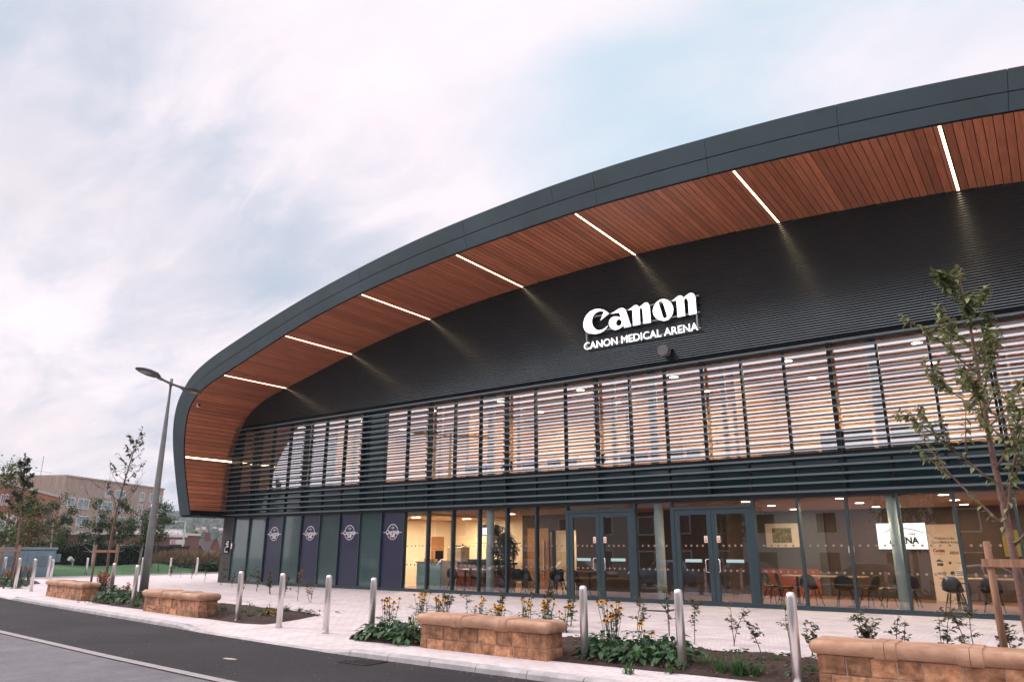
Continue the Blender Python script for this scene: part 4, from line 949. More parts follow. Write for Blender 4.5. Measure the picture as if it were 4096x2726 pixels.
# sandstone benches: block base and rounded coping stones
m_stone = mat('sandstone_block', (.27, .115, .055), .9, var=.45, scale=7, bump=1.0, bscale=16, island=.38, col2=(.53, .28, .15), detail=10, big=.25, bigs=2.2)
m_cope = mat('sandstone_coping', (.42, .205, .11), .75, var=.22, scale=2.2, bump=.25, bscale=50, island=.12, col2=(.56, .36, .24), detail=9, stretch=(1, 3, 3), big=.22, bigs=1.8)
m_mort = mat('mortar', (.42, .30, .23), .95, var=.2, scale=20)
def bench(x0, y0, x1, y1, depth, n_cope, lab, seed, h=.375):
    L_ = math.hypot(x1-x0, y1-y0); rz = math.atan2(y1-y0, x1-x0); rr = random.Random(seed)
    t = thing('stone_bench', lab, 'bench', (x0, y0, 0), rz, 'sandstone benches along the kerb')
    mb = MB(); mb.box(.012, L_-.012, .010, depth-.010, -.05, h-.01); mb.build('wall_core', m_mort, t)
    mb = MB(); rowz = [(0.0, .15), (.158, h)]
    for ri, (za, zb) in enumerate(rowz):
        x = 0.0; first = True
        while x < L_-.02:
            w = rr.uniform(.26, .40) if ri else rr.uniform(.30, .45)
            if first and ri == 0: w = .16
            if L_-x-w < .16: w = L_-x
            j = rr.uniform(-.006, .008)
            P = []
            mb.box(x+.007, x+w-.007, -j, .2, za-(.05 if ri == 0 else 0), zb)
            mb.box(x+.004, x+w-.004, depth-.2, depth+j, za-(.05 if ri == 0 else 0), zb)
            x += w; first = False
        for xe, d in ((0, -1), (L_, 1)):
            cuts = [.2, depth*(.55 if ri else .48), depth-.2]
            a, b = (.204, depth-.204)
            if b > a: mb.box(min(xe-d*.2, xe+d*.004), max(xe-d*.2, xe+d*.004), a, b, za, zb)
    mb.build('block_wall', m_stone, t, bevel=.012, segs=2)
    ov = .075; zb, zt = h+.002, h+.17; cl = (L_+2*ov)/n_cope
    for i in range(n_cope):
        a, b = -ov+cl*i+(.003 if i else 0), -ov+cl*(i+1)-(.003 if i < n_cope-1 else 0)
        mb = MB(); prof = []
        D0, D1 = -ov, depth+ov; rad = (zt-zb)/2
        for k in range(9): th = -PI/2-PI*k/8; prof.append((D0+rad*.9+rad*.9*math.cos(th), (zb+zt)/2+rad*math.sin(th)))
        prof += [(D0+rad*.9+.015, zt), (D1-rad*.9-.015, zt)]
        for k in range(9): th = PI/2-PI*k/8; prof.append((D1-rad*.9+rad*.9*math.cos(th), (zb+zt)/2+rad*math.sin(th)))
        prof += [(D1-rad*.9-.015, zb), (D0+rad*.9+.015, zb)]; n = len(mb.v); K = len(prof); cy = (D0+D1)/2; cz = (zb+zt)/2
        ring = []
        if i == 0:
            for q in (.97, .8, .6, .4, .2): ring.append((a+rad*(1-math.sin(PI/2*q)), math.cos(PI/2*q)))
            ring.append((a+rad, 1.0))
        else: ring.append((a, 1.0))
        if i < n_cope-1 and n_cope > 1: ring += [(b-.14, 1.0), (b-.125, 1.0), (b-.118, 1.11), (b, 1.11)]
        elif i == n_cope-1:
            ring.append((b-rad, 1.0))
            for q in (.2, .4, .6, .8, .97): ring.append((b-rad*(1-math.sin(PI/2*q)), math.cos(PI/2*q)))
        if i > 0: ring[0:1] = [(a, 1.11), (a+.118, 1.11), (a+.125, 1.0)]
        for xx, sc in ring:
            for (yy, zz) in prof:
                iny = max(D0+rad, min(D1-rad, yy)); 
                if sc >= 1: mb.v.append((xx, cy+(yy-cy)*(1+(sc-1)*.25), cz+(zz-cz)*(1+(sc-1)*1.6)))
                else: mb.v.append((xx, iny+(yy-iny)*sc, cz+(zz-cz)*sc))
        for q in range(len(ring)-1):
            for k in range(K):
                c0 = n+q*K+k; c1 = n+q*K+(k+1) % K; mb.f.append((c0, c0+K, c1+K, c1)); mb.mi.append(0)
        mb.f.append(tuple(range(n, n+K))); e0 = n+(len(ring)-1)*K; mb.f.append(tuple(reversed(range(e0, e0+K)))); mb.mi += [0, 0]
        o = mb.build('coping_stone', m_cope, t, smooth=True)
        es = o.modifiers.new('crisp', 'EDGE_SPLIT'); es.split_angle = R(50)
bench(-29.2, 12.34, -25.5, 11.83, .47, 3, 'small distant stone bench, leftmost, beside the thin staked tree', 11)
bench(-20.28, 11.06, -17.16, 10.74, .47, 3, 'stone bench in the middle distance, just right of the grey lamp post', 12)
bench(-9.15, 9.93, -6.52, 9.86, .44, 3, 'large stone bench backed by yellow flowers in front of the entrance', 13)
bench(-2.70, 10.13, .62, 10.13, .46, 4, 'nearest stone bench, cut off by the right edge, with a tree behind', 14)

# twin headed street lamp
m_galv = mat('grey_painted_steel', (.21, .225, .22), .55, metal=.0, var=.12, scale=5)
m_head = mat('lantern_casing', (.035, .04, .045), .45, metal=.3, var=.05)
m_lens = mat('lantern_lens', (.42, .42, .38), .2, var=.35, scale=18)
t = thing('street_lamp', 'tall grey street lamp with two lantern heads, beside the middle bench', 'street lamp', (-26.39, 14.32, 0))
mb = MB(); mb.lathe([(.145, 0), (.125, 2.4), (.085, 5.6), (.045, 7.1), (.04, 7.5), (.058, 7.5), (.058, 7.80), (.001, 7.81)], seg=24)
mb.build('pole', m_galv, t, smooth='auto')
mb = MB(); mb.quad((-.05, -.147, .5), (.05, -.147, .5), (.05, -.147, 1.1), (-.05, -.147, 1.1)); mb.build('access_door', m_galv, t)
mb = MB(); mb.quad((-.04, -.122, 3.05), (.04, -.122, 3.05), (.04, -.122, 3.15), (-.04, -.122, 3.15)); mb.build('number_tag', m_white, t)
du = Vector((-.53, .85, 0)).normalized()
for sgn in (-1, 1):
    d = du*sgn; mb = MB(); mb.tube([Vector((0, 0, 7.60)), d*.15+Vector((0, 0, 7.61)), d*.98+Vector((0, 0, 7.64))], .045, 10)
    mb.tube([d*.68+Vector((0, 0, 7.628)), d*.92+Vector((0, 0, 7.637))], .058, 10); mb.build('arm', m_galv, t, smooth=True)
    sd_ = Vector((-d.y, d.x, 0)); rows = []
    def hp(u, v, w): return d*(.9+u*1.15)+sd_*v*1.1+Vector((0, 0, 7.64+w+u*.03))
    prof = [(0, .07, .03, .02), (.1, .15, .07, .03), (.35, .23, .11, .035), (.75, .23, .10, .03), (1.05, .17, .06, .02), (1.18, .08, .02, .01)]
    for u, hw, up, dn in prof: rows.append([hp(u, -hw, -dn*.3), hp(u, -hw*.8, up*.7), hp(u, 0, up), hp(u, hw*.8, up*.7), hp(u, hw, -dn*.3), hp(u, hw*.85, -dn), hp(u, -hw*.85, -dn), hp(u, -hw, -dn*.3)])
    mb = MB(); mb.grid(rows); mb.quad(*rows[0][:7]); mb.quad(*reversed(rows[-1][:7])); hd = mb.build('lantern', m_head, t)
    mb = MB(); mb.quad(hp(.55, -.13, -.037), hp(.98, -.11, -.03), hp(.98, .11, -.03), hp(.55, .13, -.037)); mb.build('lens', m_lens, hd)

# drain grate, patch of debris, inspection cover
m_iron = mat('cast_iron', (.045, .042, .042), .6, metal=.4, var=.3, scale=20)
t = thing('drain_grate', 'slatted cast iron drain grate in the dark road below the kerb', 'drain', (-9.17, 8.66, -.1), R(-1))
mb = box_frame(-.30, .30, -.24, .24, .035, -.006, .006); mb.v = [(x, z, y+.008) for x, y, z in mb.v]; mb.build('frame', m_iron, t)
mb = MB()
for i in range(9): mb.bar((-.26+.06*i-.03, -.2, .008), (-.26+.06*i+.06, .2, .008), .028, .012)
mb.build('bars', m_iron, t)
mb = MB(); mb.box(-.27, .27, -.21, .21, .0, .002); mb.build('gully', m_dark, t)
mb = MB(); mb.prism([(-.16, -.03), (.0, -.06), (.15, -.01), (.12, .05), (-.05, .06), (-.17, .02)], 0, .006); solo('road_patch', mb, mat('pale_patch', (.42, .36, .30), .9, var=.3, scale=30), 'small pale scuffed patch on the dark asphalt road', 'patch', loc=(-11.13, 7.62, -.099))
mb = MB(); mb.box(-.35, .35, -.2, .2, 0, .006); solo('inspection_cover', mb, m_iron, 'thin rectangular cover let into the paving before the right-hand doors', 'cover', loc=(-9.3, 19.6, .001))

# utility cabinet at the far left
m_cab = mat('cabinet_paint', (.155, .235, .275), .55, var=.12, scale=3)
cx, cy = -47.3, 18.6
t = thing('utility_cabinet', 'blue-grey electrical cabinet with double doors standing on the lawn edge', 'cabinet', (-48.0, 19.0, .0), R(68))
mb = MB(); mb.box(-1.35, 1.35, -.5, .5, 0, 1.52); mb.build('cabinet_body', m_cab, t, bevel=.02)
mb = MB(); mb.box(-1.42, 1.42, -.57, .57, 1.52, 1.66); mb.build('lid', m_cab, t, bevel=.03)
for a, b in ((-1.3, -.01), (.01, 1.3)):
    mb = MB(); mb.box(a, b, -.53, -.5, .08, 1.48); dd = mb.build('cabinet_door', m_cab, t, bevel=.008)
    mb = MB(); mb.box((a+b)/2-.3, (a+b)/2+.3, -.535, -.53, .6, 1.2); mb.build('vent_patch', mat('cabinet_patch', (.12, .18, .21), .8, var=.2, scale=8), dd)
mb = MB(); mb.box(1.36, 1.62, -.1, .3, .85, 1.3); mb.build('meter_box', m_cab, t)
t = thing('ground_floodlight', 'small white floodlight standing on the lawn by the hedge', 'floodlight', (-56.3, 25.2, lawn_h(-56.3, 25.2))); mb = MB(); mb.tube([(0, 0, 0), (0, 0, .25)], .05, 8); mb.build('stem', m_white, t); mb = MB(); mb.tube([(0, 0, .3), (.1, -.3, .48)], [.12, .17], 12); mb.build('lamp_head', m_white, t)

# ------------------------------------------------------------------ trees
m_leaf_a = leafmat('cherry_leaf', (.11, .16, .055), (.30, .32, .14), .6)
m_leaf_b = leafmat('dark_sapling_leaf', (.035, .075, .032), (.07, .10, .035), .4)
m_leaf_c = leafmat('birch_leaf', (.04, .095, .036), (.10, .14, .05), .5)
m_leaf_r = leafmat('russet_leaf', (.12, .085, .035), (.20, .12, .05), .5)
m_leaf_l = leafmat('lime_leaf', (.07, .115, .03), (.15, .18, .05), .45)
m_birch = mat('white_birch_bark', (.50, .49, .46), .8, var=.35, scale=9, stretch=(1, 1, 3))
m_trunk = mat('sapling_bark', (.19, .115, .095), .85, var=.3, scale=9, bump=.6, bscale=30)
m_stake = mat('stake_timber', (.33, .185, .115), .85, var=.25, scale=6, stretch=(4, 4, .5), bump=.3, bscale=30)
def wander(p, d, ln, n, rr, bend, lift=0.0):
    pts = [p.copy()]
    for i in range(n):
        d = (d+Vector((rr.uniform(-bend, bend), rr.uniform(-bend, bend), rr.uniform(-bend, bend)+lift))).normalized(); p = p+d*(ln/n); pts.append(p)
    return pts
def sapling_tree(x, y, h, rtrunk, name, lab, cat, leafm, seed, clear=.38, nb=16, spread=.42, leaf=.1, density=6, lean=(0, 0), leaf_low=0.0, top_only=0.0, z=0.0, droop=0.0):
    """young street tree: one leader, upswept side branches, leaves set along the twigs"""
    rr = random.Random(seed); t = thing(name, lab, cat, (x, y, z))
    tr = wander(Vector((0, 0, -.1)), Vector((lean[0], lean[1], 1)), h+.1, 12, rr, .045, .02); tb = MB(); rad = lambda f: rtrunk*(1-.93*f)+.004
    tb.tube(tr, [rad(i/12) for i in range(13)], 9); tb.build('trunk', m_trunk, t, smooth=True)
    bb = MB(); lf = MB(); twigs = [tr[9:]]
    for i in range(nb):
        f = clear+(.93-clear)*(i+rr.random()*.6)/nb; k = f*12; j = int(k); p = tr[j].lerp(tr[j+1], k-j)
        a = i*2.4+rr.uniform(-.5, .5); ln = h*spread*(1.15-f)*rr.uniform(.75, 1.2); d = Vector((math.cos(a)*.75, math.sin(a)*.75, rr.uniform(.45, .9)))
        br = wander(p, d, ln, 6, rr, .13, .07-droop); bb.tube(br, [rad(f)*.36*(1-.8*q/6)+.002 for q in range(7)], 5); twigs.append(br)
        for s_ in range(rr.randint(2, 4)):
            q = rr.randint(2, 5); p2 = br[q]; d2 = (br[q]-br[q-1]).normalized()+Vector((rr.uniform(-.8, .8), rr.uniform(-.8, .8), rr.uniform(-.1, .6)))
            b2 = wander(p2, d2, ln*rr.uniform(.25, .5), 4, rr, .15, .05); bb.tube(b2, [rad(f)*.2*(1-.7*w/4)+.0015 for w in range(5)], 4); twigs.append(b2)
    bb.build('branches', m_trunk, t, smooth=True); twigs.append(tr[9:]); twigs.append(tr[11:])
    for br in twigs:
        top = br[-1].z/h
        if top < leaf_low: continue
        pr = 1.0 if not top_only else (1.0 if rr.random() < (top-top_only)*2.2 else .12)
        for i in range(len(br)-1):
            for k in range(density):
                if rr.random() > pr*(.5+.5*i/len(br)): continue
                p = br[i].lerp(br[i+1], rr.random()); d = Vector((rr.uniform(-1, 1), rr.uniform(-1, 1), rr.uniform(-.9, .5)))
                lf.leaf(p, d, Vector((rr.uniform(-.4, .4), rr.uniform(-.4, .4), 1)), leaf*rr.uniform(.65, 1.25), leaf*.5*rr.uniform(.8, 1.2))
    lf.build('crown', leafm, t); return t
def stakes(x, y, h, dx, dy, lab, cz=None, beam=.08):
    t = thing('tree_stake', lab, 'tree stake', (x, y, 0)); cz = cz or h-.25
    for sx in (-1, 1): mb = MB(); mb.tube([(sx*dx, sx*dy, -.1), (sx*dx, sx*dy, h-.02), (sx*dx, sx*dy, h)], [.042, .042, .034], 10); mb.build('post', m_stake, t, smooth='auto')
    mb = MB(); e = 1.25; off_ = Vector((dy, -dx, 0)).normalized()*.05
    if off_.y > 0: off_ = -off_
    mb.bar(Vector((-dx*e, -dy*e, cz))+off_, Vector((dx*e, dy*e, cz))+off_, .03, beam); mb.build('cross_rail', m_stake, t)
sapling_tree(-.50, 11.55, 5.35, .062, 'young_tree', 'young tree with green and yellowing leaves behind the nearest bench at right', 'tree', m_leaf_a, 21, .31, 18, .37, .115, 10, z=.03)
stakes(-.44, 11.2, 1.72, .34, .0, 'wooden tree stake with cross rail by the nearest tree, right', 1.46, .095)
sapling_tree(-31.43, 15.44, 6.55, .062, 'young_tree', 'thin nearly bare tree with few leaves at its top, left of the lamp post', 'tree', m_leaf_b, 22, .34, 22, .34, .19, 3, top_only=.62, z=.02)
stakes(-31.45, 15.3, 1.75, .42, .22, 'tall wooden tree stakes with a rail at the nearly bare tree', 1.5, .1)
sapling_tree(-40.2, 15.3, 6.1, .066, 'young_tree', 'thin tree with a sparse green crown in front of the blue cabinet', 'tree', m_leaf_b, 23, .45, 17, .23, .18, 6, leaf_low=.56, z=.02)
stakes(-40.1, 15.1, 1.75, .38, .2, 'wooden tree stakes with a rail in front of the blue cabinet', 1.5, .1)

def clump_tree(px, py, dist, h, cw, name, lab, barkm, leafm, seed, trunk_h=1.2, n=900, lf_=.16, lean=0.0, zb=None, group=None, leaf2=None):
    rr = random.Random(seed); p0 = at(px, py, dist); x, y = p0.x, p0.y; z = lawn_h(x, y) if zb is None else zb
    t = thing(name, lab, 'tree', (x, y, z), 0, group); tr = wander(Vector((0, 0, -.1)), Vector((lean, lean*.6, 1)), h*.9, 8, rr, .06, .03)
    mb = MB(); mb.tube(tr, [.07*(1-.85*i/8)+.008 for i in range(9)], 8)
    for i in range(14):
        j = rr.randint(2, 7); a = rr.uniform(0, 6.28); br = wander(tr[j], Vector((math.cos(a), math.sin(a), rr.uniform(.2, .9))), cw*rr.uniform(.3, .55), 4, rr, .2); mb.tube(br, [.022, .017, .012, .008, .004], 5)
    mb.build('trunk', barkm, t, smooth=True); lf = MB()
    cl = []
    for i in range(26):
        f = rr.random(); zz = trunk_h+(h-trunk_h)*f; wid = cw/2*(math.sin(PI*min(1, .18+.82*f))**.7+.12); a = rr.uniform(0, 6.28); q = wid*math.sqrt(rr.random()); cl.append((Vector((q*math.cos(a)+lean*zz*.8, q*math.sin(a), zz)), rr.uniform(.18, .42)*cw*.35))
    for i in range(n):
        c, r = rr.choice(cl); v = Vector((rr.gauss(0, .75), rr.gauss(0, .75), rr.gauss(0, .7)))*r
        lf.leaf(c+v, Vector((rr.uniform(-1, 1), rr.uniform(-1, 1), rr.uniform(-1, .4))), Vector((rr.uniform(-.5, .5), rr.uniform(-.5, .5), 1)), lf_*rr.uniform(.7, 1.3), lf_*.6)
    lf.build('crown', leafm, t); return t
BG = 'young birches in front of the hedge'
clump_tree(200, 2250, 61, 4.6, 2.2, 'birch_tree', 'young birch with a green crown just right of the blue cabinet', m_birch, m_leaf_c, 31, 1.3, 2600, group=BG)
clump_tree(366, 2272, 60, 4.4, 2.2, 'birch_tree', 'young birch with a slim white trunk on the lawn left of the staked tree', m_birch, m_leaf_c, 32, 1.7, 2400, group=BG)
clump_tree(462, 2270, 61, 4.5, 2.0, 'birch_tree', 'young birch with a white trunk behind the staked nearly bare tree', m_birch, m_leaf_c, 33, 1.6, 2300, group=BG)
clump_tree(556, 2262, 62, 3.9, 1.9, 'birch_tree', 'young birch immediately left of the lamp post', m_birch, m_leaf_c, 34, 1.5, 2000, group=BG)
clump_tree(605, 2262, 61, 4.2, 2.1, 'leaning_tree', 'leaning brown-trunked tree just right of the lamp post', m_trunk, m_leaf_c, 35, 1.6, 2400, lean=.15)
clump_tree(130, 2235, 64, 3.8, 3.0, 'russet_tree', 'russet-leaved small tree behind the blue cabinet', m_trunk, m_leaf_r, 36, .9, 3400)
clump_tree(62, 2240, 66, 4.6, 2.6, 'russet_tree', 'russet and green small tree at the left behind the cabinet', m_trunk, m_leaf_r, 39, .9, 2600)
clump_tree(5, 2230, 56, 6.0, 3.0, 'lime_tree', 'yellow-green tree cut by the left edge', m_trunk, m_leaf_l, 37, 1.2, 2600, lf_=.2)
# clipped hedge
def leaf_mass(name, lab, cat, m, path, w, h0, n, seed, lf_=.15, kind=None, zf=None, core=None, rough=.25, blades=False):
    """dense foliage along a path: a dark core with leaves all over it"""
    rr = random.Random(seed); t = thing(name, lab, cat, (path[0][0], path[0][1], 0)); o3 = Vector((path[0][0], path[0][1], 0)); pl = polyl(path, 60)
    mb = MB(); rows = []
    for i, (x, y) in enumerate(pl):
        a, b = pl[max(i-1, 0)], pl[min(i+1, 59)]; dx, dy = b[0]-a[0], b[1]-a[1]; l_ = math.hypot(dx, dy); nx, ny = -dy/l_, dx/l_; h = h0(i/59) if callable(h0) else h0; zz = zf(x, y) if zf else 0
        e = min(1, 8*(i/59)*(1-i/59)+.02)**.5; hh = h*(.88+.2*noise.noise((x*.6, y*.6, seed)))*max(.12, min(1, e*1.25))
        rows.append([Vector((x+nx*q*w/2*e-o3.x, y+ny*q*w/2*e-o3.y, zz+z_*hh)) for q, z_ in ((-1, -.1), (-1, .5), (-.72, .85), (0, 1), (.72, .85), (1, .5), (1, -.1))])
    mb.grid(rows); mb.quad(*rows[0]); mb.quad(*reversed(rows[-1])); mb.v = [(x*1, y*1, z-.06*max(0, z)) for x, y, z in mb.v]; mb.build('stems', core or m_leaf_core, t); lf = MB()
    for k in range(n):
        i = rr.randint(0, 58); j = rr.randint(0, 5); u, v = rr.random(), rr.random()
        p = rows[i][j].lerp(rows[i+1][j], u).lerp(rows[i][j+1].lerp(rows[i+1][j+1], u), v)+Vector((rr.gauss(0, rough*.4), rr.gauss(0, rough*.4), rr.gauss(0, rough*.4)))
        if blades: lf.leaf(p-Vector((0, 0, lf_*.5)), Vector((rr.gauss(0, .3), rr.gauss(0, .3), 1)), Vector((rr.uniform(-1, 1), rr.uniform(-1, 1), .1)), lf_*rr.uniform(.6, 1.4), lf_*.12)
        else: lf.leaf(p, Vector((rr.uniform(-1, 1), rr.uniform(-1, 1), rr.uniform(-.6, .8))), Vector((rr.uniform(-.5, .5), rr.uniform(-.5, .5), 1)), lf_*rr.uniform(.6, 1.3), lf_*.55)
    lf.build('foliage', m, t); return t
m_leaf_core = mat('hedge_core', (.008, .016, .010), .95, var=.2)
m_hedge = leafmat('hedge_leaf', (.018, .040, .022), (.032, .058, .026), .5)
m_shrub = leafmat('shrub_leaf', (.03, .065, .035), (.06, .10, .045), .5)
m_gras = leafmat('dry_grass_leaf', (.17, .12, .07), (.26, .19, .12), .4, .8)
pa, pb = at(150, 2255, 70), at(650, 2262, 67)
leaf_mass('hedge', 'tall dark clipped hedge closing the far side of the lawn', 'hedge', m_hedge, [(pa.x-8, pa.y-3), (pa.x, pa.y), (pb.x, pb.y)], 1.6, 2.25, 15000, 41, .2)
pa, pb = at(612, 2250, 72), at(752, 2290, 57.5)
leaf_mass('shrub', 'dark green low shrubs on the lawn edge left of the dry grasses', 'shrub', m_shrub, [(pa.x, pa.y), (pb.x, pb.y)], 2.4, lambda u: .85, 9000, 42, .16, zf=lambda x, y: .1)
pa, pb = at(690, 2255, 67), at(846, 2275, 58)
leaf_mass('grass_mound', 'mound of tall dry brown grasses in front of the black fence', 'grasses', m_gras, [(pa.x, pa.y), ((pa.x+pb.x)/2, (pa.y+pb.y)/2), (pb.x, pb.y)], 4.0, lambda u: 1.35-.3*u, 15000, 43, .5, core=mat('grass_core', (.07, .05, .03), .95, var=.3), rough=.4, blades=True)
pa, pb = at(815, 2270, 58), at(850, 2282, 56.5)
leaf_mass('shrub', 'small green shrub at the right end of the dry grasses by the arena corner', 'shrub', m_shrub, [(pa.x, pa.y), (pb.x, pb.y)], 1.4, .62, 2500, 44, .16)
pa, pb = at(795, 2240, 150), at(905, 2240, 150)
leaf_mass('roadside_bush', 'light green roadside bushes in front of the brown houses', 'bush', leafmat('bright_leaf', (.06, .12, .035), (.12, .18, .05), .4), [(pa.x, pa.y), (pb.x, pb.y)], 5, 3.0, 1500, 45, .5, zf=lambda x, y: -2.9)
pa, pb = at(722, 2190, 190), at(825, 2190, 190)
leaf_mass('tree_belt', 'bright green trees behind the flat-roofed brick building', 'trees', leafmat('bright_leaf', (.06, .12, .035)), [(pa.x, pa.y), (pb.x, pb.y)], 9, lambda u: 5.2+4.2*math.sin(PI*min(1, max(0, u*1.15-.02)))**2, 2600, 46, .8, zf=lambda x, y: -3.3, rough=1.2)
# ------------------------------------------------------------------ planting in the beds
m_stem = mat('woody_stem', (.13, .08, .055), .8, var=.2)
m_bush_leaf = leafmat('shrub_sapling_leaf', (.065, .09, .038), (.16, .135, .06), .6)
m_peren = leafmat('perennial_leaf', (.025, .08, .038), (.075, .16, .06), .55, .42)
m_grass = leafmat('grass_blade', (.04, .13, .04), (.07, .17, .05), .4)
m_petal = leafmat('orange_petal', (.82, .38, .015), (.90, .50, .03), .25, .6)
m_petal_r = leafmat('rust_petal', (.55, .12, .02), (.65, .2, .02), .25, .6)
m_eye = mat('dark_flower_eye', (.035, .012, .008), .8, var=.1)
def bed_pt(dx_, dy_): 
    p = on_z(dx_*1.7385, dy_*1.7385, .06); return p.x, p.y
def twig_shrub(x, y, h, seed, lab, group):
    rr = random.Random(seed); t = thing('shrub_sapling', lab, 'sapling', (x, y, .03), 0, group); st = MB(); lf = MB()
    for s_ in range(rr.choice((1, 1, 2, 2, 3))):
        a = rr.uniform(0, 6.28); q = rr.uniform(.02, .25); tr = wander(Vector((rr.uniform(-.03, .03), rr.uniform(-.03, .03), -.04)), Vector((q*math.cos(a), q*math.sin(a), 1)), h*rr.uniform(.75, 1.05), 8, rr, .13, .05)
        st.tube(tr, [.007*(1-.75*i/8)+.0015 for i in range(9)], 5); tw = [tr]
        for b in range(rr.randint(3, 7)):
            j = rr.randint(3, 7); a2 = rr.uniform(0, 6.28); br = wander(tr[j], Vector((math.cos(a2), math.sin(a2), rr.uniform(.1, .9))), h*rr.uniform(.12, .28), 4, rr, .2); st.tube(br, [.0035, .003, .0025, .002, .0012], 4); tw.append(br)
        for br in tw:
            for i in range(2 if br is tr else 0, len(br)-1):
                for k in range(3):
                    if rr.random() < .12: continue
                    p = br[i].lerp(br[i+1], rr.random()); lf.leaf(p, Vector((rr.uniform(-1, 1), rr.uniform(-1, 1), rr.uniform(-.3, .6))), Vector((rr.uniform(-.5, .5), rr.uniform(-.5, .5), 1)), rr.uniform(.06, .10), rr.uniform(.038, .058))
    st.build('stems', m_stem, t); lf.build('leaves', m_bush_leaf, t)
def cone_flowers(x, y, h, n, seed, lab, group, pm=None, base=True):
    rr = random.Random(seed); t = thing('flower_plant', lab, 'flowers', (x, y, .03), 0, group); st = MB(); lf = MB(); pe = MB(); ey = MB()
    for i in range(n):
        a = rr.uniform(0, 6.28); q = rr.uniform(.05, .32); tr = wander(Vector((rr.uniform(-.08, .08), rr.uniform(-.08, .08), -.04)), Vector((q*math.cos(a), q*math.sin(a), 1)), h*rr.uniform(.6, 1.05), 5, rr, .07, .03); st.tube(tr, .0045, 4)
        for k in range(4):
            p = tr[rr.randint(0, 3)]; lf.leaf(p, Vector((rr.uniform(-1, 1), rr.uniform(-1, 1), rr.uniform(-.1, .5))), Vector((0, 0, 1)), rr.uniform(.08, .13), .045)
        c = tr[-1]; R_ = rr.uniform(.045, .060); ey.lathe([(.008, -.01), (.021, 0), (.019, .018), (.005, .028)], tuple(c), 8); ph = rr.random()
        for k in range(11):
            b = 2*PI*(k+ph)/11; d = Vector((math.cos(b), math.sin(b), rr.uniform(-.55, -.1))); pe.leaf(c+Vector((math.cos(b), math.sin(b), 0))*.01, d, Vector((0, 0, 1)), R_*1.2, .028)
    if base:
        for k in range(46):
            a = rr.uniform(0, 6.28); q = rr.uniform(.02, .25); p = Vector((q*math.cos(a), q*math.sin(a), rr.uniform(.05, .3))); lf.leaf(p, Vector((math.cos(a), math.sin(a), rr.uniform(-.3, .5))), Vector((0, 0, 1)), rr.uniform(.09, .15), .07)
    st.build('stems', m_peren, t); lf.build('leaves', m_peren, t); pe.build('petals', pm or m_petal, t); ey.build('flower_centres', m_eye, t)
def leafy(x, y, rad, h, n, seed, lab, group, m=None, ln=.17):
    rr = random.Random(seed); t = thing('leafy_perennial', lab, 'perennial', (x, y, .02), 0, group); lf = MB(); st = MB()
    for k in range(n):
        a = rr.uniform(0, 6.28); q = rad*math.sqrt(rr.random()); zz = h*(1-(q/rad)**2*.75)*rr.uniform(.45, 1.0); p = Vector((q*math.cos(a), q*math.sin(a), zz)); d = Vector((math.cos(a)+rr.uniform(-.5, .5), math.sin(a)+rr.uniform(-.5, .5), rr.uniform(-.9, .1)))
        l_ = ln*rr.uniform(.65, 1.2); lf.leaf(p, d, Vector((rr.uniform(-.3, .3), rr.uniform(-.3, .3), 1)), l_, l_*.6); st.tube([Vector((p.x*.25, p.y*.25, -.04)), p], .004, 3)
    st.build('stalks', m_peren, t); lf.build('leaves', m or m_peren, t)
def tuft(x, y, h, n, seed, lab, group, m=None):
    rr = random.Random(seed); lf = MB()
    for k in range(n):
        a = rr.uniform(0, 6.28); b = rr.uniform(.1, .7); p = Vector((rr.uniform(-.07, .07), rr.uniform(-.07, .07), -.03)); d = Vector((math.cos(a)*b, math.sin(a)*b, 1)).normalized(); l_ = h*rr.uniform(.5, 1.1); x_ = d.cross(Vector((0, 0, 1))).normalized()*.006
        p1 = p+d*l_*.55; p2 = p+d*l_+Vector((math.cos(a), math.sin(a), -.5))*l_*.22; lf.quad(p-x_, p+x_, p1+x_*.8, p1-x_*.8); lf.quad(p1-x_*.8, p1+x_*.8, p2)
    solo('grass_tuft', lf, m or m_grass, lab, 'grass tuft', group, loc=(x, y, .03))
SG = 'twiggy shrub saplings planted in the beds'
# front bed: saplings in a back row (place in the photograph, height)
row = [(985, 1398, .62), (1030, 1404, .55), (1075, 1406, .70), (1150, 1412, .55), (1222, 1420, .72), (1265, 1430, .75), (1312, 1432, .6), (1395, 1440, .8), (1415, 1452, .55), (1470, 1446, .78), (1540, 1455, .95), (1600, 1470, .75), (1690, 1476, .85), (1752, 1490, .6), (1815, 1486, .95), (1870, 1500, .5)]
wh = ['behind the left end of the large bench', 'behind the large bench, second from its left', 'behind the large bench, third from its left', 'behind the middle of the large bench', 'behind the large bench, right of its middle', 'behind the right end of the large bench, tallest there', 'just right of the large bench', 'left of the flowers by the doors, leaning', 'low and close to the flowers by the doors', 'right of the flowers by the doors', 'beside the bollard in front of the doors, on its left', 'bushy, right of the bollard in front of the doors', 'in bare soil before the right-hand doors', 'short, in bare soil right of the doors', 'close to the nearest bollard, on its left', 'short, at the left tip of the nearest bench']
for i, ((a, b, h), w_) in enumerate(zip(row, wh)):
    x, y = bed_pt(a, b); twig_shrub(x, y, h*1.05, 100+i, 'twiggy shrub sapling '+w_, SG)
for i, (x, y, h, w_) in enumerate([(-2.55, 12.2, .85, 'behind the left part of the nearest bench'), (-2.05, 11.9, .8, 'behind the nearest bench, with a low leaf tuft'), (-1.55, 12.1, .95, 'behind the nearest bench left of the stake'), (-1.2, 12.3, 1.0, 'tall, behind the nearest bench beside the stake'), (-.75, 12.0, .8, 'behind the nearest bench, right of the stake'), (.1, 12.1, .85, 'behind the nearest bench at the right edge')]):
    twig_shrub(x, y, h, 130+i, 'twiggy shrub sapling '+w_, SG)
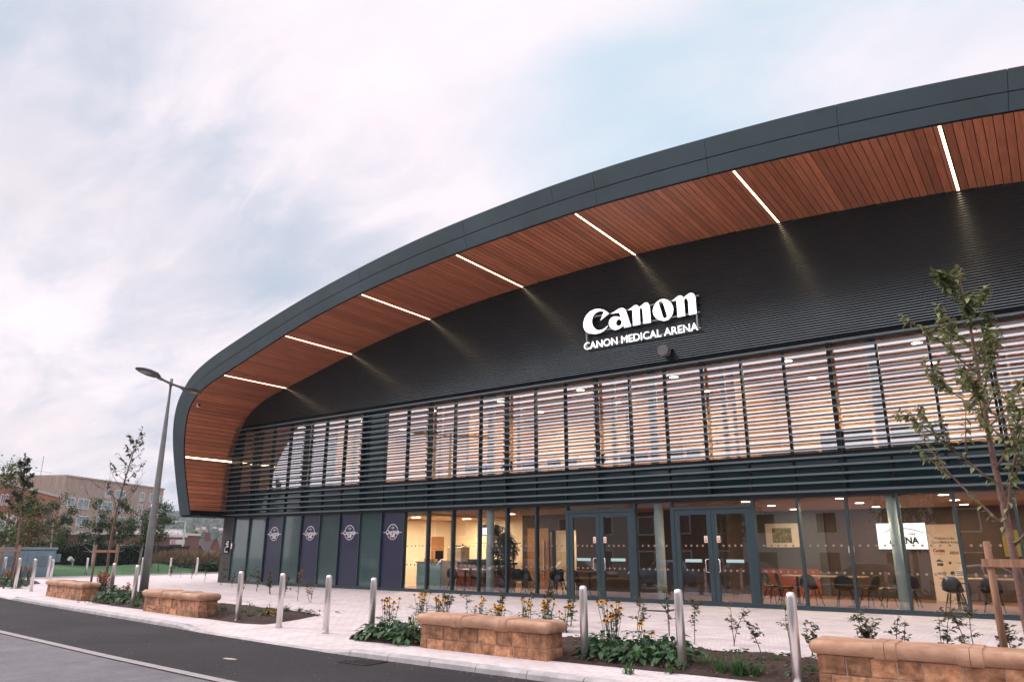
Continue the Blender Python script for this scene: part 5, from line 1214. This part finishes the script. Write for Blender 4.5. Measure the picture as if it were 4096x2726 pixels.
row = [(655, 1370, .8), (685, 1376, .85), (715, 1381, .75), (508, 1342, .85), (535, 1348, .65), (560, 1352, .8), (590, 1356, .7), (622, 1362, .75), (470, 1335, .75), (440, 1328, .8), (415, 1325, .85), (392, 1322, .6), (365, 1318, .65), (346, 1316, .7)]
for i, (a, b, h) in enumerate(row):
    x, y = bed_pt(a, b); twig_shrub(x, y, h*1.15, 150+i, 'twiggy shrub sapling at the back of the middle bed, %s from the left' % ordinal([q[0] for q in sorted(row)].index(a)), SG)
FG_ = 'yellow coneflowers round the large bench'
for i, (a, b, h, n, w_) in enumerate([(893, 1452, .70, 11, 'left of the large bench by the bollard'), (968, 1418, .62, 12, 'behind the left end of the large bench'), (1012, 1422, .55, 14, 'behind the large bench, left part'), (1100, 1425, .55, 6, 'behind the middle of the large bench, sparse'), (1148, 1430, .50, 14, 'behind the middle of the large bench, dense'), (1205, 1434, .6, 9, 'behind the large bench, right part'), (1258, 1440, .62, 10, 'behind the right end of the large bench'), (1300, 1446, .55, 6, 'at the right corner of the large bench'), (1408, 1492, .80, 15, 'rising from dark leaves in front of the doors'), (1478, 1490, .5, 4, 'small, low, in front of the doors')]):
    x, y = bed_pt(a, b); cone_flowers(x, y, h, int(n*1.4), 200+i, 'yellow coneflowers '+w_, FG_)
for i, (x, y, h, n, w_) in enumerate([(-30.6, 14.9, .75, 22, 'behind the smallest bench, left'), (-29.2, 14.2, .75, 24, 'behind the smallest bench, middle'), (-27.4, 13.6, .7, 18, 'behind the smallest bench, right'), (-24.3, 12.6, .55, 14, 'between the first two benches'), (-37.5, 14.2, .7, 20, 'in front of the blue cabinet, left'), (-39.8, 15.6, .8, 26, 'in front of the blue cabinet, middle'), (-42.0, 16.8, .7, 18, 'in front of the blue cabinet, right')]):
    cone_flowers(x, y, h, n, 220+i, 'rusty orange flowers '+w_, 'rusty orange flowers in the left beds', m_petal_r)
LG = 'broad-leaved green perennials in the beds'
for i, (x, y, r_, h, n, w_) in enumerate([(-10.75, 10.3, .26, .26, 60, 'small, at the left tip of the front bed'), (-10.35, 10.3, .34, .42, 110, 'left of the large bench, in front of the bollard'), (-9.75, 10.2, .36, .45, 130, 'close to the left end of the large bench'), (-5.95, 10.62, .40, .40, 130, 'right of the large bench, behind the bollard'), (-5.35, 10.55, .42, .42, 150, 'right of the large bench, darkest clump'), (-5.0, 10.95, .42, .40, 140, 'behind the dark clump right of the bench'), (-4.75, 10.45, .30, .28, 80, 'low, left of the bollard before the doors'), (-23.8, 11.95, .5, .45, 140, 'between the first two benches, by the kerb'), (-22.9, 12.1, .5, .42, 140, 'between the first two benches, nearer the lamp post'), (-24.9, 12.7, .5, .5, 120, 'right of the smallest bench'), (-38.6, 14.6, .6, .45, 120, 'in front of the blue cabinet, left'), (-41.0, 15.6, .6, .45, 120, 'in front of the blue cabinet, right'), (-35.8, 13.9, .4, .4, 90, 'by the leftmost kerb bollards')]):
    leafy(x, y, r_, h, n, 240+i, 'broad-leaved green perennial '+w_, LG)
TG = 'green grass tufts in bare soil'
tl = [(1658, 1540, .34, 60, 'in bare soil left of the nearest bollard, tallest'), (1620, 1530, .3, 50, 'right of the bollard in front of the doors'), (1700, 1545, .36, 110, 'dense, before the nearest bollard'), (1740, 1548, .25, 60, 'beside the nearest bollard'), (1580, 1520, .22, 40, 'at the foot of the bollard in front of the doors'), (1500, 1520, .32, 60, 'right of the dark leafy clump'), (1445, 1538, .18, 40, 'low, before the dark leafy clump'), (1870, 1545, .22, 50, 'at the left corner of the nearest bench'), (1785, 1520, .25, 40, 'behind the nearest bollard'), (1545, 1538, .15, 30, 'tiny, at the front edge of the soil'),
      (515, 1406, .34, 60, 'close to the right end of the middle bench'), (550, 1412, .30, 60, 'left of the bollard right of the middle bench'), (573, 1418, .26, 50, 'beside the bollard right of the middle bench'), (600, 1410, .28, 60, 'in the middle of the central bed'), (655, 1408, .34, 70, 'in the right part of the central bed'), (692, 1404, .2, 40, 'at the right tip of the central bed'), (290, 1385, .3, 60, 'between the first two benches, left'), (312, 1392, .3, 60, 'between the first two benches, right')]
for i, (a, b, h, n, w_) in enumerate(tl):
    x, y = bed_pt(a, b); tuft(x, y, h, n, 300+i, 'green grass tuft '+w_, TG)
leafy(*bed_pt(618, 1418), .2, .36, 70, 330, 'yellow-leaved low plant in the central bed', None, leafmat('gold_leaf', (.32, .2, .02), (.4, .26, .03), .3), .09)
leafy(*bed_pt(952, 1452), .16, .42, 60, 331, 'yellowing plant at the left end of the large bench', None, leafmat('gold_leaf', (.32, .2, .02)), .08)
rr = random.Random(77)
WG = 'small weeds sprouting in the soil'
for i in range(26):
    x, y = (rr.uniform(-4.9, -2.8), rr.uniform(10.2, 12.2)) if i < 15 else (rr.uniform(-22, -15.5), rr.uniform(11.5, 13.2))
    leafy(x, y, rr.uniform(.07, .15), rr.uniform(.08, .2), rr.randint(14, 30), 400+i, 'small green weed in the bare soil %s' % ('before the entrance doors' if i < 15 else 'of the middle bed'), WG, m_grass if i % 3 else None, rr.uniform(.06, .1))
# crumbs and bark lying on the soil
mb = MB(); rr = random.Random(9)
for i in range(2600):
    x = rr.uniform(-11, 3) if i % 3 else rr.uniform(-24, -14.8); y = rr.uniform(10.02, 12.4) if i % 3 else rr.uniform(10.9, 13.3)
    if i % 3 and x < -7.5 and y > 11: continue
    s_ = rr.uniform(.008, .03); a = rr.uniform(0, 3); d = Vector((math.cos(a), math.sin(a), rr.uniform(-.2, .2)))*s_; z_ = .06+.05*math.sin(PI*min(1, max(0, (y-10)/2.5)))+soil_h(x, y)
    mb.bar(Vector((x, y, z_))-d, Vector((x, y, z_))+d, s_*rr.uniform(.5, 1.2), s_*.6)
o = mb.build('soil_crumbs', mat('crumb_brown', (.10, .06, .042), .95, var=.4, scale=8, island=.6)); o['kind'] = 'stuff'; o['label'] = 'loose crumbs of soil and bark on the beds'
# fallen leaves blown on the paving
mb = MB()
for i in range(70):
    x, y = rr.uniform(-32, 0), rr.uniform(13.5, 22); mb.leaf(Vector((x, y, .006)), Vector((rr.uniform(-1, 1), rr.uniform(-1, 1), .1)), Vector((0, 0, 1)), .07, .035)
for i in range(40):
    x = rr.uniform(-20, -3); y = interp(KERB, x)-abs(rr.gauss(0, .12)); mb.leaf(Vector((x, y, -.094)), Vector((rr.uniform(-1, 1), rr.uniform(-1, 1), .1)), Vector((0, 0, 1)), .06, .03)
o = mb.build('fallen_leaves', leafmat('fallen_leaf', (.16, .08, .035), (.25, .13, .05), .5)); o['kind'] = 'stuff'; o['label'] = 'scattered brown fallen leaves on the paving'

mb = MB(); m_grit = mat('pale_grit', (.17, .15, .14), .9, var=.4, scale=9, island=.5)
for i in range(900):
    x = rr.uniform(-26, 0); y = interp(KERB, x)-abs(rr.gauss(0, .10)) if i < 600 else rr.uniform(interp(EDGE, x), interp(KERB, x)); q = rr.uniform(.003, .009)
    mb.box(x-q, x+q, y-q*.7, y+q*.7, -.1, -.1+q)
o = mb.build('road_grit', m_grit); o['kind'] = 'stuff'; o['label'] = 'loose grit along the kerb and on the road'
# ------------------------------------------------------------------ buildings beyond the plaza
def azd(az, d): return Vector((-d*math.sin(R(az)), d*math.cos(R(az)), 0))
def face_hit(P0, P1, az, te):
    """where the line of sight (azimuth, tangent of elevation) meets the wall from P0 to P1: (distance along it, height)"""
    d = Vector((-math.sin(R(az)), math.cos(R(az)))); e = Vector((P1.x-P0.x, P1.y-P0.y)); p = Vector((P0.x, P0.y))
    det = d.x*(-e.y)+e.x*d.y; dist = (p.x*(-e.y)+e.x*p.y)/det; u = (d.x*p.y-d.y*p.x)/det
    return u*e.length, CAM.z+dist*te
m_bclad = mat('brown_slatted_cladding', (.40, .31, .265), .8, var=.30, scale=2.2, stretch=(3, 3, .12))
m_redbrick = brick('red_brick', (.40, .12, .075), (.34, .10, .07), (.34, .16, .12), .225, .075, .008, .9)
m_brownbrick = brick('brown_brick', (.22, .105, .085), (.18, .085, .07), (.2, .12, .1), .225, .075, .008, .9)
m_wfr = mat('white_window_frame', (.75, .74, .74), .5, var=.03)
m_wgl = mat('far_window_glass', (.10, .20, .25), .05, var=.4, scale=.5, coat=.6, spec=.8)
m_wgd = mat('dark_window_glass', (.012, .018, .024), .08, var=.2, coat=.4)
m_slate = mat('slate_roof', (.085, .075, .078), .8, var=.2, scale=1.5)
m_whitep = mat('white_render', (.72, .69, .68), .8, var=.06)
def wall_building(name, lab, P0, P1, depth, z0, z1, m, roofm=None, cat='building', coping=True, cop=None):
    """a block whose front wall runs from P0 to P1; local x along the front, local y into the block"""
    e = P1-P0; L_ = e.length; rz = math.atan2(e.y, e.x)
    t = thing(name, lab, cat, (P0.x, P0.y, 0), rz); sgn = 1
    mb = MB(); mb.box(0, L_, 0, depth, z0, z1); mb.build('wall', m, t)
    mb = MB(); mb.box(-.12, L_+.12, -.12, depth+.12, z1+.004, z1+.3); mb.build('roof_coping', cop or roofm or m, t)
    return t, L_
def window(t, x0, x1, z0, z1, gl=None, fr=None, bars=1, mid=None):
    fr = fr or m_wfr; w = min(.12, (x1-x0)*.1); mb = box_frame(x0, x1, z0, z1, w, -.10, .02)
    if bars: mb.box((x0+x1)/2-.04, (x0+x1)/2+.04, -.09, -.02, z0+w, z1-w)
    mb.box(x0+w, x1-w, -.09, -.02, z0+(z1-z0)*.2, z0+(z1-z0)*.2+.06); f = mb.build('window', fr, t)
    mb = MB(); mb.quad((x0+w, -.03, z0+w), (x1-w, -.03, z0+w), (x1-w, -.03, z1-w), (x0+w, -.03, z1-w)); mb.build('pane', gl or m_wgl, f)
P0, P1 = azd(67.01, 150), azd(61.07, 174)
blk, L_ = wall_building('clad_block', 'four storey block in brown vertical cladding with white windows, far left', P0, P1, 40, -5, 13.6, m_bclad, cop=m_bclad)
for a in [(66.78, .0568, 66.34, .0451), (66.17, .0559, 65.52, .0436), (64.66, .0678, 64.31, .0571), (64.05, .0669, 63.43, .0563), (62.54, .065, 62.25, .0543), (61.91, .064, 61.55, .0531), (65.05, .0547, 64.8, .0434), (64.75, .0536, 64.13, .0424), (63.87, .0522, 63.35, .0414), (62.57, .0509, 62.29, .0399), (61.88, .0502, 61.59, .0396), (61.3, .062, 61.12, .052), (61.3, .048, 61.12, .038),
          (66.75, .0375, 66.45, .026), (66.1, .0365, 65.45, .0245), (64.9, .036, 64.3, .025), (63.7, .036, 63.2, .025), (62.6, .036, 62.25, .026), (61.85, .035, 61.55, .025)]:
    (xa, za), (xb, zb) = face_hit(P0, P1, a[0], a[1]), face_hit(P0, P1, a[2], a[3]); window(blk, xa, xb, min(za, zb), max(za, zb))
for tz in (5.0, 8.8, 11.0): mb = MB(); mb.box(0, L_, -.02, -.004, tz, tz+.07); mb.build('panel_joint', m_bclad, blk)
Q0 = azd(72.5, 152); e = (P0-Q0); mb = MB(); mb.box(0, e.length, 0, 30, -5, 13.6)
o = mb.build('wing_wall', m_bclad, blk); wm = Matrix.Translation((Q0.x, Q0.y, 0)) @ Matrix.Rotation(math.atan2(e.y, e.x), 4, 'Z'); o.matrix_parent_inverse = blk.matrix_basis.inverted() @ wm
mb = MB(); mb.tube([(6, 10, 13.9), (6, 10, 18)], .05, 5); mb.tube([(4, 10, 15.2), (9, 10, 15.2)], .03, 5); mb.build('roof_mast', m_galv, blk)
P0, P1 = azd(72.5, 86), azd(67.15, 120)
red, L_ = wall_building('brick_building', 'two storey red brick building with rows of tall narrow dark windows, far left', P0, P1, 20, -4, 8.25, m_redbrick, cop=mat('grey_coping', (.42, .40, .40), .7, var=.05))
for zt, zb_ in ((.0520, .0400), (.0300, .0200)):
    for i in range(7):
        az = 69.30-i*.262; (xa, za), (xb, zb) = face_hit(P0, P1, az, zt-i*.0011), face_hit(P0, P1, az-.15, zb_-i*.0008); window(red, xa, xb, zb, za, m_wgd, mat('dark_frame', (.04, .045, .05), .5, var=0), 0)
for i in range(4):
    az = 70.95-i*.25; (xa, za), (xb, zb) = face_hit(P0, P1, az, .058), face_hit(P0, P1, az-.14, .0455); window(red, xa, xb, zb, za, m_wgd, m_wfr, 0)
(xa, za), (xb, zb) = face_hit(P0, P1, 71.2, .0385), face_hit(P0, P1, 69.62, .004); mb = MB(); mb.box(xa, xb, -.5, -.006, -3, za); gb = mb.build('glazed_bay', m_wfr, red)
mb = MB()
for i in range(5): xx = xa+(xb-xa)*(i+.12)/5; mb.quad((xx, -.51, 0), (xx+(xb-xa)*.14, -.51, 0), (xx+(xb-xa)*.14, -.51, za-.6), (xx, -.51, za-.6))
mb.build('bay_panes', mat('pale_glass', (.35, .48, .42), .1, var=.5, scale=.4, coat=.5), gb)
# low white-banded building between, behind the birches
P0, P1 = azd(66.9, 112), azd(60.9, 104)
low, L_ = wall_building('low_building', 'low brown brick building with a white roof edge behind the birches', P0, P1, 9, -3, 3.3, m_brownbrick, cop=m_whitep)
mb = MB()
for xx in (2.0, 4.6, 8.5): mb = MB(); mb.box(xx, xx+2.0, -.05, -.006, .2, 2.1); mb.build('white_panel', m_whitep, low)
# flat roofed brick building with the long white sign
P0, P1 = azd(61.3, 104), azd(59.28, 106)
sb_, L_ = wall_building('brick_building', 'flat-roofed brown brick building with a white sign and roof railing', P0, P1, 14, -3, 3.02, m_brownbrick, cop=m_whitep)
(xa, za), (xb, zb) = face_hit(P0, P1, 60.29, .0108), face_hit(P0, P1, 59.38, .0051)
mb = MB(); mb.box(xa, xb, -.15, -.006, zb, za); sg = mb.build('sign_board', m_whitep, sb_)
mb = MB(); zc = (za+zb)/2; add_text(mb, 'Sheffield', .42, (xa+.42, -.16, zc+.17), fit=.62); add_text(mb, 'Hallam', .42, (xa+.36, -.16, zc-.02), fit=.48); mb.build('sign_red_lettering', mat('sign_red', (.45, .10, .14), .6, var=0), sg)
mb = MB(); add_text(mb, 'University', .36, (xa+.46, -.16, zc-.21), fit=.7); mb.build('sign_dark_lettering', mat('sign_dark', (.12, .10, .11), .6, var=0), sg)
mb = MB()
for i in range(9): mb.box(L_*i/8-.03, L_*i/8+.03, .3, .36, 3.33, 4.0)
mb.box(0, L_, .3, .36, 3.95, 4.02); mb.box(0, L_, .3, .36, 3.65, 3.69)
for i in range(6): mb.box(L_-.36, L_-.3, .36+2*i, .42+2*i, 3.33, 4.0)
mb.box(L_-.36, L_-.3, .36, 13, 3.95, 4.02); mb.box(L_-.36, L_-.33, .36, 13, 3.35, 3.9); mb.build('roof_railing', mat('pale_railing', (.62, .63, .62), .5, var=.05), sb_)
# black boarded fence
P0, P1 = azd(63.5, 76), azd(58.93, 82); e = P1-P0
fn = thing('board_fence', 'black vertical board fence left of the arena, behind the dry grasses', 'fence', (P0.x, P0.y, 0), math.atan2(e.y, e.x)); mb = MB(); n_ = int(e.length/.2)
for i in range(n_): mb.box(i*.2, i*.2+.17, -.02-.03*(i % 2), .02, -1.2, 1.85+.05*(i//6 % 2))
mb.build('boards', mat('black_board', (.012, .016, .02), .8, var=.2), fn)
mb = MB()
for i in range(int(e.length/2.4)): mb.box(i*2.4, i*2.4+.12, .03, .14, -1.2, 1.8)
mb.build('posts', m_black, fn)
P0, P1 = azd(57.62, 60), azd(56.6, 58); e = P1-P0
fn = thing('board_fence', 'short black fence panel beside the arena corner, below the road', 'fence', (P0.x, P0.y, 0), math.atan2(e.y, e.x)); mb = MB(); [mb.box(i*.2, i*.2+.18, -.02, .02, -.6, 1.0) for i in range(int(e.length/.2)+1)]; mb.build('boards', MATS['black_board'], fn)
mb = MB(); [mb.box(i*1.1, i*1.1+.1, .03, .12, -.6, .95) for i in range(2)]; mb.build('posts', m_black, fn)
# houses beyond
def house(az0, az1, d, z0, ze, zr, depth, wallm, lab, name='house', gable=False, roofm=None, wins=(), group=None, chim=None, d1=None):
    P0, P1 = azd(az0, d), azd(az1, d1 or d); e = P1-P0; L_ = e.length; t = thing(name, lab, 'house', (P0.x, P0.y, 0), math.atan2(e.y, e.x), group)
    mb = MB(); mb.box(0, L_, 0, depth, z0, ze)
    if gable: mb.prism_xz([(0, ze), (L_, ze), (L_/2, zr)], 0.0, depth)
    else: [mb.quad(*q) for q in (((0, 0, ze), (0, depth/2, zr), (0, depth, ze)), ((L_, 0, ze), (L_, depth, ze), (L_, depth/2, zr)))]
    mb.build('wall', wallm, t); mb = MB(); o_ = .25
    if gable:
        for sx in (0, 1):
            a = (-o_, ze-o_*.8) if not sx else (L_+o_, ze-o_*.8); b = (L_/2, zr+.12); mb.quad((a[0], -o_, a[1]), (b[0], -o_, b[1]), (b[0], depth+o_, b[1]), (a[0], depth+o_, a[1])); mb.quad((a[0], -o_, a[1]-.2), (b[0], -o_, b[1]-.2), (b[0], -o_, b[1]), (a[0], -o_, a[1]))
    else:
        for ya, yb in ((-o_, depth/2), (depth+o_, depth/2)): mb.quad((-o_, ya, ze-.1), (L_+o_, ya, ze-.1), (L_+o_, yb, zr+.06), (-o_, yb, zr+.06))
        mb.quad((-o_, -o_, ze-.28), (L_+o_, -o_, ze-.28), (L_+o_, -o_, ze-.1), (-o_, -o_, ze-.1))
    rf = mb.build('roof', roofm or m_slate, t)
    if chim: mb = MB(); mb.box(L_*chim-.6, L_*chim+.6, depth/2-.5, depth/2+.5, zr-1, zr+1.5); mb.build('chimney', m_brownbrick, rf)
    for x, z, w, h in wins: window(t, L_*x, L_*x+w, z, z+h, None, None, 0)
    return t
m_orange = brick('orange_brick', (.33, .10, .06), (.27, .08, .05), (.25, .12, .09), .225, .075, .008, .9)
house(58.55, 57.5, 172, -5, .5, 3.6, 9, m_brownbrick, 'brown brick house with a slate roof, roof window and big chimney', chim=.62, wins=((.2, -1.6, .9, 1.2), (.62, -1.6, .9, 1.2)))
house(57.62, 57.05, 165, -5, 1.6, 3.9, 12, m_orange, 'orange brick gable-ended house right against the arena corner', gable=True, wins=((.4, -1.5, .7, 1.0),))
house(57.2, 55.8, 176, -5, .8, 3.8, 9, m_brownbrick, 'brown house with slate roof half hidden by the arena corner', wins=((.1, -1.5, .8, 1.2),))
house(58.72, 57.95, 132, -4, .9, 2.35, 8, mat('blue_black_cladding', (.02, .04, .055), .5, var=.15), 'small dark blue gabled pavilion with timber roof edge', name='pavilion', gable=True, roofm=mat('timber_edge', (.40, .24, .17), .7, var=.1))
house(58.0, 57.4, 140, -4, -.4, 1.3, 7, m_whitep, 'low white cottage with a slate roof behind the bright bushes', wins=((.3, -1.7, .9, .9),))
for i, (a0, a1, d, ze, zr) in enumerate([(58.72, 58.5, 455, 11.4, 13.0), (58.5, 58.32, 450, 12.4, 14.0), (58.32, 58.1, 458, 12.0, 13.6), (58.1, 57.9, 452, 11.2, 12.8), (57.62, 57.42, 450, 11.8, 13.4), (57.42, 57.2, 455, 12.3, 13.8), (57.2, 56.95, 450, 11.5, 13.0), (57.68, 57.48, 420, 6.6, 8.2), (57.48, 57.25, 424, 7.2, 8.8)]):
    house(a0, a1, d, 3, ze, zr, 8, mat('pink_render', (.55, .42, .40), .8, var=.1), 'pale pink hillside house, %s in the cluster far behind the fence' % ordinal(i), name='hillside_house', gable=bool(i % 2), roofm=mat('pink_slate', (.30, .24, .25), .8, var=.1), group='pale houses on the wooded hill', wins=((.25, ze-2.2, 1.0, 1.3),))
# slim street lamps in the distance
m_pale = mat('pale_lamp_post', (.55, .60, .60), .5, var=.05)
def far_lamp(az, d, z0, z1, arm, lab, lit=False):
    p = azd(az, d); t = thing('street_lamp', lab, 'street lamp', (p.x, p.y, 0), R(-az), ) ; mb = MB(); mb.tube([(0, 0, z0), (0, 0, z1)], [.10, .06], 8); mb.build('pole', m_pale, t)
    mb = MB(); mb.tube([(0, 0, z1), (arm*-.8, 0, z1+.08)], .045, 6); mb.build('arm', m_pale, t); mb = MB(); mb.box(min(-arm*.7, -arm*1.6), max(-arm*.7, -arm*1.6), -.16, .16, z1+.0, z1+.16); hd = mb.build('lantern', m_pale, t, bevel=.03)
    mb = MB(); a, b = sorted((-arm*.8, -arm*1.5)); mb.quad((a, -.12, z1-.006), (a, .12, z1-.006), (b, .12, z1-.006), (b, -.12, z1-.006)); mb.build('lens', emission('lamp_glow', (1, .66, .36), 3.0) if lit else m_lens, hd)
    t.rotation_euler = (0, 0, R(az))
far_lamp(59.43, 84, -1, 4.25, .85, 'slim pale street lamp with a lit amber head in front of the wooded hill', True)
far_lamp(57.10, 190, -4.2, 2.2, 1.1, 'slim pale street lamp close to the arena corner', True)
far_lamp(68.3, 74, 0, 3.75, -.5, 'slim pale lamp in front of the red brick building')
far_lamp(65.35, 78, 0, 2.9, .5, 'slim pale lamp in front of the brown clad block')
for az, d, z in ((58.05, 120, .35), (57.72, 118, .75)):
    mb = MB(); p = azd(az, d); mb.tube([(0, 0, -3), (0, 0, z)], .16, 8); solo('marker_post', mb, m_wfr, 'white roadside marker post near the bright bushes, %s one' % ('left' if az > 58 else 'right'), 'post', 'white roadside posts', loc=(p.x, p.y, 0))
# ------------------------------------------------------------------ the other side of the road, seen mirrored in the glass
def car(x, y, rz, paint, lab, k=1.15):
    t = thing('parked_car', lab, 'car', (x, y, -.1), R(rz), 'cars parked across the road')
    sec = [(-2.12, .42, .62, .62, .70), (-2.05, .30, .82, .82, .80), (-1.7, .22, .92, .98, .84), (-1.35, .22, .95, 1.38, .85), (-.6, .22, .96, 1.46, .86), (.25, .22, .96, 1.43, .86), (.85, .22, .95, 1.02, .86), (1.5, .22, .88, .90, .84), (1.95, .28, .74, .74, .78), (2.12, .40, .58, .58, .66)]
    rows = []
    for u, zb, zs, zt, hw in sec:
        cab = zt > zs+.1; tw = hw*.72 if cab else hw*.85
        rows.append([(u, -hw*.95, zb), (u, -hw, (zb+zs)/2), (u, -hw*.97, zs), (u, -tw, zt-.04 if cab else zs+.01), (u, -tw*.8, zt), (u, tw*.8, zt), (u, tw, zt-.04 if cab else zs+.01), (u, hw*.97, zs), (u, hw, (zb+zs)/2), (u, hw*.95, zb)])
    mb = MB(); mb.grid(rows); mb.quad(*rows[0]); mb.quad(*reversed(rows[-1])); b = mb.build('body', paint, t, smooth='auto')
    for sx in (-1, 1):
        for pts in ([(-1.25, 1.0), (-1.18, 1.30), (-.55, 1.38), (-.45, 1.0)], [(-.38, 1.0), (-.45, 1.38), (.18, 1.36), (.72, 1.03)]):
            mb = MB(); q = [(u, sx*(.852-.42*(z-.95)), z) for u, z in pts]; mb.quad(*(q if sx < 0 else reversed(q))); mb.build('side_window', m_wgd, t)
    mb = MB(); mb.quad((.30, -.56, 1.40), (.30, .56, 1.40), (.86, .68, 1.04), (.86, -.68, 1.04)); mb.build('windscreen', m_wgd, t)
    mb = MB(); mb.quad((-1.68, -.6, 1.02), (-1.68, .6, 1.02), (-1.38, .52, 1.36), (-1.38, -.52, 1.36)); mb.build('rear_window', m_wgd, t)
    for u in (-1.32, 1.36):
        for sx in (-1, 1):
            mb = MB(); mb.tube([(u, sx*.66, .32), (u, sx*.875, .32)], .32, 20); w = mb.build('wheel', m_shell, t); mb = MB(); mb.tube([(u, sx*.87, .32), (u, sx*.885, .32)], .21, 14); mb.build('rim', m_steel, w)
    for sx in (-1, 1):
        mb = MB(); mb.box(1.86, 2.06, sx*.5-.16, sx*.5+.16, .60, .72); mb.build('headlight', m_wfr, t); mb = MB(); mb.box(-2.09, -1.98, sx*.58-.12, sx*.58+.12, .66, .82); mb.build('tail_light', mat('tail_red', (.4, .02, .02), .3, var=0), t)
    t.scale = (k, k, k)
PN = [('silver_paint', (.45, .47, .50)), ('black_paint', (.012, .013, .016)), ('white_paint', (.75, .75, .76)), ('blue_paint', (.06, .16, .30)), ('grey_paint', (.12, .13, .14)), ('teal_paint', (.10, .22, .30))]
for i, (x, p) in enumerate([(-50.5, 2), (-44.8, 4), (-39.2, 0), (-33.5, 1), (-27.8, 1), (-21.6, 5), (-15.4, 4), (-9.4, 1), (-3.2, 0), (3.0, 3)]):
    n_, c_ = PN[p]; car(x, -1.9-.1*(i % 3) if x < -5 else -4.2, 180 if i % 2 else 0, mat(n_, c_, .25, metal=.3, var=.03, coat=.8), '%s car parked across the road, %s in the row' % (n_.split('_')[0], ordinal(i)))
m_dkbrick = brick('dark_brick', (.085, .05, .042), (.07, .042, .036), (.09, .06, .055), .225, .075, .008, .9)
def far_house(x0, x1, y, h, hr, m, lab, storeys, wx):
    t = thing('terrace_house', lab, 'house', (x0, y, 0)); L_ = x1-x0; mb = MB(); mb.box(0, L_, -8, 0, -.2, h); [mb.quad((q, 0, h), (q, -4, hr), (q, -8, h)) for q in (0, L_)]; mb.build('wall', m, t)
    mb = MB(); mb.quad((-.2, .3, h-.1), (L_+.2, .3, h-.1), (L_+.2, -4, hr+.05), (-.2, -4, hr+.05)); mb.quad((-.2, -8.3, h-.1), (L_+.2, -8.3, h-.1), (L_+.2, -4, hr+.05), (-.2, -4, hr+.05)); mb.build('roof', m_slate, t)
    for sx in range(wx):
        for st in range(storeys):
            xa = L_*(sx+.25)/wx; w = min(1.6, L_/wx*.5); za = .9+2.9*st; mb = box_frame(xa, xa+w, za, za+1.6, .08, .004, .06); f = mb.build('window', m_wfr, t); mb = MB(); mb.quad((xa+.08, .02, za+.08), (xa+.08, .02, za+1.52), (xa+w-.08, .02, za+1.52), (xa+w-.08, .02, za+.08)); mb.build('pane', m_wgd, f)
for i, (x0, x1, h, hr, m, c) in enumerate([(-78, -62, 6.4, 8.6, m_redbrick, 'red brick'), (-61, -48, 6.4, 8.8, m_brownbrick, 'brown brick'), (-47.9, -31.1, 6.6, 8.8, mat('grey_render', (.36, .35, .33), .8, var=.1), 'grey rendered'), (-31, -21, 6.2, 8.2, m_dkbrick, 'dark brick'), (-20.9, -7.1, 6.6, 8.6, m_whitep, 'white rendered'), (-7, 9.9, 6.0, 8.4, m_dkbrick, 'dark brick'), (10, 30, 6.4, 8.6, m_redbrick, 'red brick')]):
    far_house(x0, x1, -15.5, h, hr, m, '%s house across the road, %s from its left end' % (c, ordinal(i)), 2, max(3, int((x1-x0)/3.5)))
for i, (x, h) in enumerate([(-40, 8.5), (-20, 9.0), (-8, 8.0), (-58, 9.5)]):
    rr = random.Random(60+i); t = thing('roadside_tree', 'dark leafy tree across the road, %s along the houses' % ordinal(i), 'tree', (x, -10.5, -.1), 0, 'trees across the road'); mb = MB(); mb.tube(wander(Vector((0, 0, 0)), Vector((0, 0, 1)), h*.7, 6, rr, .05), [.2, .18, .16, .13, .1, .07, .03], 8); mb.build('trunk', m_bark, t); lf = MB()
    for k in range(1500):
        v = Vector((rr.gauss(0, 1), rr.gauss(0, 1), rr.gauss(0, 1))).normalized()*rr.random()**.4; lf.leaf(Vector((v.x*h*.28, v.y*h*.28, h*.62+v.z*h*.34)), Vector((rr.uniform(-1, 1), rr.uniform(-1, 1), rr.uniform(-1, .3))), Vector((0, 0, 1)), .35, .2)
    lf.build('crown', m_leaf_c, t)
# the evening air, which fades the hill and the houses on it
mb = MB(); mb.box(-1250, 1250, -900, 1250, -8, 62); hz = mb.build('haze', []); hz['kind'] = 'stuff'; hz['label'] = 'thin blue evening haze over the valley'
hm = bpy.data.materials.new('haze_air'); hm.use_nodes = True; hn = hm.node_tree; hn.nodes.clear(); ho = hn.nodes.new('ShaderNodeOutputMaterial'); hv = hn.nodes.new('ShaderNodeVolumePrincipled')
hv.inputs['Color'].default_value = (.80, .88, .96, 1); hv.inputs['Density'].default_value = .0003; hn.links.new(hv.outputs[0], ho.inputs['Volume']); hz.data.materials.append(hm)
bpy.context.view_layer.update()
